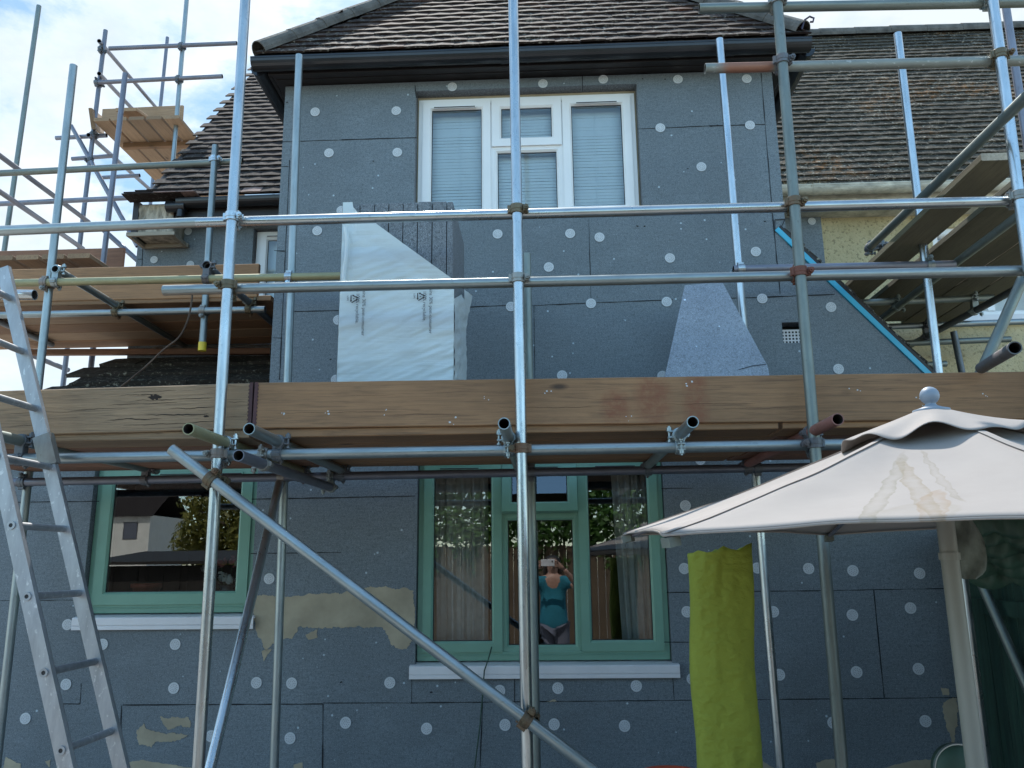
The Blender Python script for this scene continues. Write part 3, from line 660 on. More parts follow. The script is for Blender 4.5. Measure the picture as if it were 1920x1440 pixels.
# bay roof: front slope + two side slopes
ex0, ex1, ey, ez = -1.9, 1.765, 4.775, 4.965; wd = ex1 - ex0; hh = wd / 2
slope_roof('roof', V((ex0, ey, ez)), V((1, 0, 0)), V((0, 1, 0)), [(0, 0), (wd, 0), (hh, hh)],   .108, .168, .013, M['tile'], 3)
slope_roof('roof', V((ex0, 8.5, ez)), V((0, -1, 0)), V((1, 0, 0)), [(0, 0), (8.5 - ey, 0), (8.5 - ey - hh, hh), (0, hh)],   .108, .168, .013, M['tile'], 4)
slope_roof('roof', V((ex1, ey, ez)), V((0, 1, 0)), V((-1, 0, 0)), [(0, 0), (8.5 - ey, 0), (8.5 - ey, hh), (hh, hh)],   .108, .168, .013, M['tile'], 5)
top = V(((ex0 + ex1) / 2, ey + hh, ez + hh * TP))
caps('hip_tiles', house, V((ex0 + .02, ey + .02, ez + .03)), top, .072, .3, M['mortar']); caps('hip_tiles', house, V((ex1 - .02, ey + .02, ez + .03)), top, .072, .3, M['mortar'])
# fascia, soffit, gutter of the bay
mb = MB(); sz = 4.862
mb.box((ex0 + .06, 4.86, sz), (ex1 - .06, 4.885, ez - .005)); mb.box((ex0 + .06, 4.887, sz), (ex0 + .085, 6.3, ez - .01)); mb.box((ex1 - .085, 4.887, sz), (ex1 - .06, 6.3, ez - .01))
mb.build('fascia', M['soffit'], house, None, .004)
mb = MB(); mb.face([(ex0 + .087, 4.887, sz + .004), (ex0 + .087, 6.4, sz + .004), (ex1 - .087, 6.4, sz + .004), (ex1 - .087, 4.887, sz + .004)][::1])
mb.bar((ex0 + .1, 4.93, sz + .002), (ex1 - .1, 4.93, sz + .002), .012, .006)
mb.build('soffit', M['soffit'], house)
def gutter(name, parent, p0, p1, r, mat, brk=.9, jmat=None, joints=()):
    mb = MB(); p0, p1 = V(p0), V(p1); d = (p1 - p0).normalized(); sd = d.cross(V((0, 0, 1))).normalized()
    pr = [(-r, .012), (-r - .004, .012), (-r - .004, 0)] + [(-r * 1.02 * math.cos(t), -r * 1.02 * math.sin(t)) for t in [math.pi * k / 10 for k in range(11)]] + [(r + .004, 0), (r + .004, .012), (r, .012)] + [(r * .95 * math.cos(t), -r * .95 * math.sin(t)) for t in [math.pi * k / 10 for k in range(11)]]
    mk = lambda q, s=1: [q + sd * a * s + V((0, 0, b_ * s)) for a, b_ in pr]
    A, B = mk(p0), mk(p1); mb.rings([A, B], 0, False)
    for q in (p0, p1): mb.face([q + sd * r * math.cos(math.pi * k / 10) - V((0, 0, r * math.sin(math.pi * k / 10))) for k in range(11)])
    L = (p1 - p0).length
    for j in joints:
        q = p0 + d * L * j; mb.rings([mk(q - d * .03, 1.06), mk(q + d * .03, 1.06)], 0, False)
    n = int(L / brk)
    for i in range(1, n + 1):
        q = p0 + d * (L * i / (n + 1)); mb.rings([mk(q - d * .011, 1.035), mk(q + d * .011, 1.035)], 0, False)
    return mb.build(name, mat, parent)
gz = 4.915
gutter('gutter', house, (ex0 - .02, 4.8, gz), (ex1 + .02, 4.8, gz - .004), .056, M['black'], 1.0, joints=(.46, .86))
gutter('gutter', house, (ex0 + .0, 6.2, gz), (ex0 + .0, 4.86, gz), .056, M['black'], .9); gutter('gutter', house, (ex1 + .02, 4.86, gz), (ex1 + .02, 6.2, gz), .056, M['black'], .9)
# curled iron hook at the right hip end
h0 = at(1503, 55, y=4.75); pts = [h0, at(1508, 38, y=4.75), at(1518, 31, y=4.75), at(1526, 34, y=4.75), at(1524, 41, y=4.75), at(1519, 41, y=4.75)]
mb = MB(); mb.path(pts, .007, 6); tag(mb.build('iron_hook', M['iron'], house), None, None)
# left main roof (front slope, hip on the left)
lx, ly, lz = at(268, 372, y=6.22).x, 6.22, at(268, 368, y=6.22).z
slope_roof('roof', V((lx, ly, lz)), V((1, 0, 0)), V((0, 1, 0)), [(0, 0), (2.6, 0), (2.6, 2.6), (.09, 2.6)],   .108, .168, .013, M['tilefar'], 7)
mb = MB(); mb.box((RX0 + .4, 6.3, lz - .17), (XL, 6.33, lz - .015)); mb.box((RX0 + .4, 6.332, lz - .17), (XL, 6.52, lz - .15)); mb.build('fascia', M['soffit'], house)
g0 = at(335, 375, y=6.24); gutter('gutter', house, (g0.x, 6.24, g0.z - .02), (XL - .05, 6.24, g0.z - .01), .056, M['black'], .5)
mb = MB(); q = at(340, 385, y=6.24); mb.cyl((q.x, 6.24, q.z + .03), (q.x, 6.24, q.z - .11), .034, 14); mb.cyl((q.x - .12, 6.24, q.z - .01), (q.x + .04, 6.24, q.z - .01), .05, 14); mb.build('gutter_outlet', M['black'], house)
a, b_ = at(262, 385, y=6.28), at(322, 440, y=6.28)
mb = MB(); nx, nz = 14, 12
for i in range(nx):
    for j in range(nz):
        f = lambda i, j: V((a.x + (b_.x - a.x) * i / nx, 6.28 + .02 * noise.noise(V((i * .8, j * .35, 3))), b_.z + (a.z - b_.z) * j / nz))
        mb.face([f(i, j), f(i + 1, j), f(i + 1, j + 1), f(i, j + 1)], 0)
mb.box((a.x - .05, 6.27, b_.z), (a.x - .001, 6.5, a.z + .03), 1); mb.box((a.x, 6.31, b_.z), (b_.x, 6.5, a.z + .02), 0)
mb.box((a.x - .05, 6.2, b_.z - .035), (b_.x + .06, 6.23, b_.z - .003), 2); mb.box((a.x - .05, 6.46, b_.z - .035), (b_.x + .06, 6.49, b_.z - .003), 2); mb.box((a.x - .05, 6.231, b_.z - .034), (a.x - .02, 6.459, b_.z - .004), 2); mb.box((b_.x + .02, 6.231, b_.z - .034), (b_.x + .05, 6.459, b_.z - .004), 2)
mb.build('eaves_box', [M['brick'], M['soffit'], M['woodedge']], house)
mb = MB()
for k in range(7):
    q = at(250 + k * 9, 371 - k * .6, y=6.18); mb.bar(q + V((-.06 + rj.uniform(-.05, .03), 0, .012 * (k % 3))), q + V((.3, .02, .012 * (k % 3) + .01)), .16, .009)
mb.build('loose_tile', M['tilefar'], house)
# lean-to roof lower left
cosp = math.cos(R(32)); lo = V((-3.72, 4.86, 2.33)); Lw = 3.72 + XL - .003
tiles('lean_to_roof', house, lo, V((1, 0, 0)), V((0, math.cos(R(32)), math.sin(R(32)))), [(0, 0), (Lw, 0), (Lw, 1.86), (.12, 1.86)], .225, .3, .03, M['tilelow'], 9, .01)
mb = MB(); e = lo + V((0, 1.58, .985)); mb.box((e.x + .45, e.y + .03, e.z + .045), (XL - .002, e.y + .06, e.z + .10))
n = 60
for i in range(n):
    fx = lambda i: e.x + .45 + (XL - .003 - e.x - .45) * i / n
    dz = lambda i: .022 * noise.noise(V((i * .9, 0, 0)))
    mb.face([(fx(i), e.y - .05, e.z + .06 + dz(i)), (fx(i + 1), e.y - .05, e.z + .06 + dz(i + 1)), (fx(i + 1), e.y + .029, e.z + .10), (fx(i), e.y + .029, e.z + .10)])
mb.build('flashing', M['lead'], house)
# right lean-to: roof falls to the right, blue verge trim facing us
sd = V((SX1 - SX, 0, SZ1 - SZ0)); sd.normalize(); nrm = V((-sd.z, 0, sd.x)); a = V((SX - .02, 0, SZ0 + .03)); Ls = 1.55
mb = MB(); p0 = V((a.x, WY - .012, a.z)); p1 = p0 + sd * Ls
for q, t, mi in ((p0, .032, 0),):
    mb.hexa([p0, p0 + V((0, .03, 0)), p1 + V((0, .03, 0)), p1, p0 + nrm * t, p0 + V((0, .03, 0)) + nrm * t, p1 + V((0, .03, 0)) + nrm * t, p1 + nrm * t])
mb.build('verge_trim', M['blue'], house)
mb = MB(); b0 = p0 + nrm * .033 + V((0, .002, 0)); b1 = b0 + sd * Ls; D = V((0, 1.45, 0)); mb.hexa([b0, b0 + D, b1 + D, b1, b0 + nrm * .02, b0 + D + nrm * .02, b1 + D + nrm * .02, b1 + nrm * .02]); mb.build('roof_batten', M['soffit'], house)
mb = MB(); Sl = p1 + nrm * .055
for i in range(10):
    q0 = Sl - sd * (i * .15); q1 = q0 - sd * .17
    for k in range(5):
        ya, yb = V((0, k * .29 + .003, 0)), V((0, k * .29 + .287, 0)); l = nrm * rj.uniform(.014, .02)
        mb.hexa([q0 + ya, q0 + yb, q1 + yb, q1 + ya, q0 + ya + l, q0 + yb + l, q1 + yb + nrm * .004, q1 + ya + nrm * .004])
mb.build('lean_to_roof', M['tilelow'], house)
mb = MB(); q0, q1 = at(1453, 412, y=WY - .004), at(1472, 411, y=WY - .004)
mb.bar(q0, at(1453, 436, y=WY - .004), .006, .003, V((0, 1, 0))); mb.bar(q1, at(1462, 432, y=WY - .004), .006, .003, V((0, 1, 0))); mb.bar(q0, q1, .006, .003, V((0, 1, 0)))
mb.build('corner_flashing', M['gasket'], house)
# ------------------------------------------------------------------ neighbouring house on the right
nb = empty('neighbour_house', (5, 6.5, 0), 'adjoining house with yellow roughcast wall and lichen covered tiled roof', 'house')
mb = MB(); NW = (at(1748, 420, y=6.5).x, at(1748, 420, y=6.5).x + 1.3, 3.53, 4.32)
gridwall(mb, [XP + .002, NW[0], NW[1], 9], [0, NW[2], NW[3], 4.62], lambda x, z: inr(NW, x, z), 6.53, .12)
mb.build('wall', M['roughcast'], nb)
mb = MB(); frame_rect(mb, NW[0] + .002, NW[1] - .002, NW[2], NW[3], .06, 6.56, 6.63)
for c in (.42, .86): mb.box((NW[0] + c - .03, 6.561, NW[2] + .06), (NW[0] + c + .03, 6.629, NW[3] - .06))
mb.box((NW[0] + .06, 6.5625, 4.0), (NW[1] - .06, 6.6275, 4.04))
wn = mb.build('window', M['upvc'], nb, V(((NW[0] + NW[1]) / 2, 6.56, NW[2])))
mb = MB(); mb.face([(NW[0], 6.6, NW[2]), (NW[1], 6.6, NW[2]), (NW[1], 6.6, NW[3]), (NW[0], 6.6, NW[3])]); o = mb.build('pane', M['glassup'], None, V(((NW[0] + NW[1]) / 2, 6.56, NW[2]))); o.parent = wn; o.location = (0, 0, 0)
mb = MB(); mb.box((NW[0] - .05, 6.46, NW[2] - .07), (NW[1] + .05, 6.6, NW[2] - .003)); o = mb.build('sill', M['sill'], None, V(((NW[0] + NW[1]) / 2, 6.56, NW[2]))); o.parent = wn; o.location = (0, 0, 0)
mb = MB(); mb.face([(NW[0] - .2, 7.3, NW[2] - .2), (NW[1] + .2, 7.3, NW[2] - .2), (NW[1] + .2, 7.3, NW[3] + .2), (NW[0] - .2, 7.3, NW[3] + .2)]); mb.build('room_lining', M['blind'], nb)
rx, ry, rz = 1.72, 6.28, at(1650, 349, y=6.28).z
k = math.sqrt(1 + TP * TP); Vv = V((0, 1, TP)).normalized(); RL = 2.56 * k
tiles('roof', nb, V((rx, ry, rz)), V((1, 0, 0)), Vv, [(0, 0), (7, 0), (7, RL), (0, RL)], .114, .168, .014, M['tilelichen'], 21, .006)
top = V((rx, ry, rz)) + Vv * RL; caps('ridge_tiles', nb, top + V((0, 0, -.01)), top + V((7, 0, -.01)), .1, .42, M['mortar'])
mb = MB(); mb.face([top, top + V((7, 0, 0)), V((rx + 7, top.y * 2 - ry, rz)), V((rx, top.y * 2 - ry, rz))]); mb.build('rear_roof_slope', M['tilelichen'], nb)
M['gutterwhite'] = plain('dirty_white_gutter', (.52, .49, .40), .55, 0, .25, 9, .1, (1, 1, 3), fine=25)
gutter('gutter', nb, (1.62, 6.22, rz - .03), (8.5, 6.22, rz - .03), .055, M['gutterwhite'], 1.1, joints=(.09, .3))
mb = MB(); mb.box((1.62, 6.3, rz - .16), (9, 6.325, rz - .01)); mb.box((1.62, 6.327, rz - .16), (9, 6.53, rz - .14)); mb.build('fascia', M['gutterwhite'], nb)
mb = MB()
for k_ in range(420):
    q = at(rj.uniform(1470, 1545), 352, y=6.2) + V((0, rj.uniform(-.03, .04), rj.uniform(-.02, .02) + .0)); d = V((rj.gauss(0, 1), rj.gauss(0, .6), abs(rj.gauss(.8, .6)))).normalized() * rj.uniform(.02, .07); s = d.orthogonal().normalized() * .0022
    mb.face([q - s, q + s, q + d])
mb.build('gutter_moss', M['moss'], nb)
# ------------------------------------------------------------------ scaffold tubes
TUBES = {}
RT = .02415
def tube(key, name, label, p0, p1, mat, group, cat='scaffold tube', cap=None):
    p0, p1 = V(p0), V(p1); d = p1 - p0; L = d.length; mb = MB(); seg = 22; bore = min(.25, L * .4)
    c = lambda r, z: [V((r * math.cos(2 * math.pi * i / seg), r * math.sin(2 * math.pi * i / seg), z)) for i in range(seg)]
    n = max(1, int(L / .5))
    mb.rings([c(RT, L * i / n) for i in range(n + 1)], 0)
    mb.rings([c(.0203, 0), c(RT, 0)], 0, False); mb.rings([c(RT, L), c(.0203, L)], 0, False)
    mb.rings([c(.0203, bore), c(.0203, 0)], 1); mb.rings([c(.0203, L), c(.0203, L - bore)], 1)
    mb.face(c(.0203, bore), 1); mb.face(c(.0203, L - bore)[::-1], 1)
    o = mb.build(name, [M[mat], M['bore']]); o.location = p0
    o.rotation_mode = 'QUATERNION'; o.rotation_quaternion = d.to_track_quat('Z', 'Y')
    tag(o, label, cat, group); TUBES[key] = (p0, p1, o); return o
def upright(key, label, a, b_, y, mat, group, ztop=None, zbot=0.):
    A, B = at(*a, y=y), at(*b_, y=y); d = (A - B) / (A.z - B.z)
    top = A if ztop is None else A + d * (ztop - A.z); bot = B + d * (zbot - B.z) if zbot is not None else B
    return tube(key, 'scaffold_standard', label, bot, top, mat, group)
def hor(key, label, a, b_, y, mat, group, name='scaffold_ledger'):
    return tube(key, name, label, at(*a, y=y), at(*b_, y=y), mat, group)
G1, G2, G3, G4, G5 = 'front scaffold standards', 'scaffold standards close to the wall', 'scaffold ledgers and guard rails', 'scaffold transoms running from front to back', 'scaffold braces'
GF = 'tubes of the far scaffold by the left roof'
SY, LY, BY, BL = 3.45, 3.503, 4.68, 4.63
upright('S1', 'bright tall pole left of the small green window, full height of the picture', (460, 0), (372, 1440), SY, 'galv', G1, ztop=5.3)
upright('S2', 'bright tall pole in front of the middle of the big green window', (962, 0), (989, 1440), SY, 'galv', G1, ztop=5.3)
upright('S3', 'weathered green grey tall pole crossing the right of the bay wall', (1457, 0), (1579, 1440), SY, 'galv3', G1, ztop=5.3)
upright('S4', 'bright tall pole at the right edge in front of the lichen roof', (1861, 0), (1915, 400), SY, 'galv', G1, ztop=5.2, zbot=0)
upright('B1', 'pole close to the wall ending under the gutter at the left end of the bay', (561, 104), (514, 1440), BY, 'galv2', G2)
upright('B2', 'dark pole close to the wall directly behind the middle tall pole', (988, 476), (1006, 1440), BY, 'galv3', G2)
upright('B3', 'bright pole ending under the right end of the bay gutter', (1349, 74), (1463, 1440), BY, 'galv', G2)
upright('B4', 'bright pole ending just below the ridge of the lichen roof', (1683, 63), (1850, 1440), BY, 'galv', G2)
upright('B5', 'reddish white pole behind the right edge tall pole', (1884, 0), (1915, 200), BY, 'mauve', G2, zbot=2.3)
upright('L1', 'left pole whose top shows against the sky beside the ladder', (138, 123), (5, 1330), BY, 'galv2', G2)
upright('L0', 'thin leaning pole at the far left top against white cloud', (73, 11), (8, 470), 7.3, 'galv3', GF, zbot=.5)
upright('K1', 'short pole with a yellow cap on its lower end above the lean-to roof', (404, 273), (379, 655), 5.38, 'galv2', G2, zbot=None)
A, B, _ = TUBES['K1']; mb = MB(); d = (B - A).normalized(); mb.cyl(A - d * .012, A + d * .05, .0275, 18); mb.build('yellow_end_cap', M['yellow'])
kc = bpy.data.objects['yellow_end_cap']; kc.parent = TUBES['K1'][2]; kc.matrix_parent_inverse = Matrix.LocRotScale(TUBES['K1'][2].location, TUBES['K1'][2].rotation_quaternion, None).inverted()
# long rails in the front plane
A, B = at(-120, 438, y=LY), at(372, 417, y=LY)
tube('R1a', 'guard_rail', 'left length of the upper guard rail butting a brighter tube at the left tall pole', A, B, 'galv2', G3)
hor('R1', 'upper guard rail running across below the upstairs window', (369, 417.5), (1903, 377), LY, 'galv', G3, 'guard_rail')
hor('R2', 'lower guard rail running across the wrapped board stack', (307, 544.5), (1990, 506), LY, 'galv2', G3, 'guard_rail')
hor('R2a', 'short rail end poking out behind the top of the ladder', (-90, 551), (65, 553), LY, 'galv', G3, 'guard_rail')
hor('R3', 'topmost rail at the upper right crossing the roof hip and sky', (1311, 16), (2000, 3), LY, 'galv3', G3, 'guard_rail')
hor('R4', 'rust red and grey rail under the right end of the bay gutter', (1322, 128.5), (2000, 112), LY, 'rustend', G3, 'guard_rail')
hor('F1', 'front ledger carrying the long wooden deck', (-100, 863), (1990, 826), LY, 'galv2', G3)
hor('K2', 'back ledger close to the wall crossing both green windows', (-60, 906), (1520, 876), BL, 'mauve', G3)
hor('Q1', 'olive ledger in front of the left toe board ending behind the wrapped stack', (20, 531), (664, 517), 4.63, 'olive', G3)
tube('Q2', 'scaffold_ledger', 'ledger slung under the left upper deck', at(-60, 592, z=3.352), at(497, 580, z=3.352), 'galv2', G3)
hor('Q3', 'guard rail over the left upper deck ending at the yellow capped pole', (-80, 329), (455, 302), 5.43, 'galv3', G3, 'guard_rail')
hor('R5', 'short rail behind the lower guard rail at the right pole by the wall', (1375, 505), (1790, 496), BL, 'mauve', G3, 'guard_rail')
# transoms of the main deck
def transom(key, label, px, py, z, yend, mat, zend=None, xoff=0):
    p = at(px, py, z=z); return tube(key, 'scaffold_transom', label, p, V((p.x + xoff, yend, zend if zend else z)), mat, G4)
ZT = 2.133
transom('T1', 'olive tube end poking out left of the left tall pole', 353, 804, ZT, 4.75, 'olive')
transom('T2', 'grey tube end poking out under the toe board joint', 467, 804, ZT, 4.78, 'galv2')
transom('T3', 'blue grey tube end slung below the front ledger by the left tall pole', 447, 854, 2.036, at(624, 914, z=2.036).y, 'mauve')
transom('T4', 'tube end poking out just left of the middle tall pole', 945, 794, ZT, 4.78, 'galv2')
transom('T5', 'tube end poking out right of the middle under the deck', 1299, 791, ZT, 4.78, 'galv2')
transom('T6', 'red painted tube end poking out beside the parasol top', 1571, 786, ZT, 4.78, 'rustred')
p = at(40, 829, z=ZT + .02); tube('T0', 'scaffold_transom', 'thick tube end tied to the ladder at the left edge', V((p.x, 2.75, ZT + .02)), V((p.x + .02, 4.75, ZT + .03)), 'galv3', G4)
# transoms of the left upper deck
transom('U1', 'tube end above the olive ledger beside the left pole', 103, 504, 3.403, 6.45, 'galv2')
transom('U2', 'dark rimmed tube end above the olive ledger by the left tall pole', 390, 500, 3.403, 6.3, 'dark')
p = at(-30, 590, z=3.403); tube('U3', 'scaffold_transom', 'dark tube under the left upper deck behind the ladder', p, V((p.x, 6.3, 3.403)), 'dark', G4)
p0, p1 = at(350, 655, z=3.3), at(250, 594, z=3.3)
# braces
p0 = at(321, 842, y=3.395); p1 = at(1125, 1455, y=3.395); d = (p1 - p0)
tube('X1', 'scaffold_brace', 'long diagonal brace falling from the left tall pole across the lower wall', p0, p0 + d * 1.28, 'galv2', G5)
tube('X2', 'scaffold_brace', 'thin bright brace leaning between the two left poles below the deck', at(524, 905, y=4.62), at(393, 1445, y=3.62), 'galv', G5)
tube('X3', 'scaffold_brace', 'brace slanting down to the right behind the parasol pole', at(1825, 1060, y=4.55), at(2010, 1480, y=4.3), 'galv3', G5)
tube('X4', 'scaffold_brace', 'green grey brace rising to the right edge above the toe board', at(1832, 715, y=3.63), at(1932, 490, y=3.63), 'galv3', G5)
# right hand platform tubes
GR = 'tubes of the right hand platform'
tube('P1', 'guard_rail', 'sloping looking side rail running back to the yellow wall', at(1627, 468, y=5.1), at(1955, 152, y=2.95), 'galv3', GR)
tube('P2', 'scaffold_ledger', 'dark green tube under the right platform boards', at(1640, 607, z=3.33), at(1945, 378, z=3.33), 'galv3', GR)
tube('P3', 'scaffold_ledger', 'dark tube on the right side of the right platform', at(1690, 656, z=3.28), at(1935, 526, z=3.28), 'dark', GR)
tube('P4', 'scaffold_transom', 'tube crossing under the middle of the right platform', at(1608, 568, z=3.37), at(1862, 558, z=3.37), 'galv3', GR)
tube('P5', 'scaffold_transom', 'tube crossing under the far end of the right platform by the window', at(1655, 613, z=3.37), at(2000, 600, z=3.37), 'galv2', GR)
tube('P6', 'scaffold_ledger', 'lower tube in front of the yellow wall ending at the green brace', at(1690, 644, y=6.2), at(1894, 636, y=6.2), 'galv3', GR)
tube('P7', 'scaffold_ledger', 'lowest short tube against the yellow wall above the toe board', at(1700, 686, y=6.2), at(1774, 682, y=6.2), 'galv3', GR)
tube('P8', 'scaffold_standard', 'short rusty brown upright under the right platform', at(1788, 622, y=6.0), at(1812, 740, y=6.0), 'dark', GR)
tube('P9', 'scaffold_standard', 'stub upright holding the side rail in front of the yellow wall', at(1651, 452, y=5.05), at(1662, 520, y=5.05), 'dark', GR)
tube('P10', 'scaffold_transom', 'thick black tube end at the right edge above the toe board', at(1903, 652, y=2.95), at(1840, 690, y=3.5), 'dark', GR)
# far scaffold on the left
upright('W1', 'front left pole of the far scaffold with boards', (198, 57), (147, 480), 8., 'mauve', GF, zbot=1)
upright('W2', 'pole in front of the far scaffold boards', (235, 138), (195, 480), 6.7, 'mauve', GF, zbot=1)
upright('W3', 'front right pole of the far scaffold beside the dark roof', (350, 0), (322, 330), 8., 'galv2', GF, ztop=10.2, zbot=2)
upright('W4', 'back pole of the far scaffold', (314, 70), (300, 207), 10.5, 'mauve', GF, zbot=5)
GFh = GF
hor('W5', 'top rail of the far scaffold', (205, 91), (444, 81), 7.95, 'mauve', GF, 'guard_rail')
hor('W6', 'second rail of the far scaffold', (178, 155), (417, 143), 7.95, 'mauve', GF, 'guard_rail')
tube('W7', 'guard_rail', 'top side rail of the far scaffold running back', at(186, 77, y=7.9), at(297, 207, y=10.6), 'mauve', GF)
tube('W8', 'guard_rail', 'second side rail of the far scaffold running back', at(186, 138, y=7.9), at(297, 256, y=10.6), 'mauve', GF)
hor('W9', 'tube end left of the far scaffold boards', (105, 259), (200, 254), 8.05, 'mauve', GF)
hor('W10', 'lower tube end left of the far scaffold boards', (135, 298), (215, 292), 8.4, 'mauve', GF)
hor('W11', 'tube below the far scaffold boards', (190, 333), (262, 329), 9., 'mauve', GF)
hor('W12', 'thin dark rail behind the left pole against bright sky', (-40, 384), (240, 371), 7., 'mauve', GF)
tube('W13', 'scaffold_brace', 'steep brace left of the far scaffold', at(134, 236, y=8.), at(258, 462, y=8.), 'mauve', GF)
tube('W14', 'guard_rail', 'upper rail at the far left running back towards the far scaffold', at(-40, 262, y=5.9), at(166, 416, y=8.0), 'mauve', GF)
tube('W15', 'guard_rail', 'lower rail at the far left running back below the upper one', at(-40, 332, y=5.9), at(155, 466, y=8.0), 'mauve', GF)
tube('W16', 'scaffold_ledger', 'side tube under the far scaffold boards', at(166, 253, y=7.9), at(300, 372, y=11.), 'mauve', GF)
tube('W17', 'scaffold_brace', 'tube crossing behind the left deck by the insulated corner', at(195, 432, y=7.2), at(262, 492, y=7.2), 'mauve', GF)
tube('W18', 'scaffold_brace', 'low tube behind the ladder against white sky', at(-20, 634, y=7.), at(128, 694, y=8.), 'mauve', GF)
upright('W19', 'thin stub pole behind the left edge of the lean-to roof', (126, 655), (122, 690), 7.5, 'mauve', GF, zbot=2)
# ------------------------------------------------------------------ couplers
def closest(a, b_):
    p, q = a[0], b_[0]; u, v = (a[1] - p).normalized(), (b_[1] - q).normalized(); w = p - q; k = u.dot(v); den = 1 - k * k
    if den < .02: 
        return p, q
    s = (k * v.dot(w) - u.dot(w)) / den; t = (v.dot(w) - k * u.dot(w)) / den
    return p + u * s, q + v * t
def coupler(ka, kb, label, mat='coup', rot=1):
    a, b_ = TUBES[ka], TUBES[kb]; pa, pb = closest(a, b_); ua, ub = (a[1] - a[0]).normalized(), (b_[1] - b_[0]).normalized()
    d = pb - pa; d = d.normalized() if d.length > .01 else ua.cross(ub).normalized(); c = (pa + pb) / 2
    if (pb - pa).length > .11: print('GAP', ka, kb, round((pb - pa).length, 3)); return
    mb = MB(); seg = 20
    for p, u in ((pa, ua), (pb, ub)):
        mb.ring(p, u, .0243, .0305, .042, 0, seg); mb.ring(p, u, .0243, .0325, .012, 0, seg)
    mb.bar(pa + d * .02, pb - d * .02, .04, .04, ua)
    lugs = []
    for p, u, dd in ((pa, ua, -d), (pb, ub, d)):
        s = u.cross(dd).normalized() * rot; q = p + s * .036 + dd * .004; lugs.append((q, s, u, dd))
        mb.bar(q - s * .008 - dd * .014, q + s * .014 - dd * .014, .03, .008, dd); mb.bar(q - s * .008 + dd * .012, q + s * .012 + dd * .012, .03, .007, dd)
        q2 = p - s * .034; mb.bar(q2 - u * .017, q2 + u * .017, .012, .022, dd); mb.cyl(q2 - u * .019 - s * .004, q2 + u * .019 - s * .004, .006, 8)
    o = tag(mb.build('scaffold_coupler', M[mat], None, c, .0015), label, 'coupler', 'scaffold couplers')
    for q, s, u, dd in lugs:
        mb = MB(); e = q + s * .006
        mb.cyl(e - dd * .034, e + dd * .036, .0058, 8); mb.cyl(e + dd * .016, e + dd * .029, .0125, 6); mb.ring(e + dd * .0145, dd, .005, .0135, .003, 0, 10); mb.cyl(e - dd * .034, e - dd * .027, .011, 10)
        mb.build('bolt', M[mat], o, c)
    return o
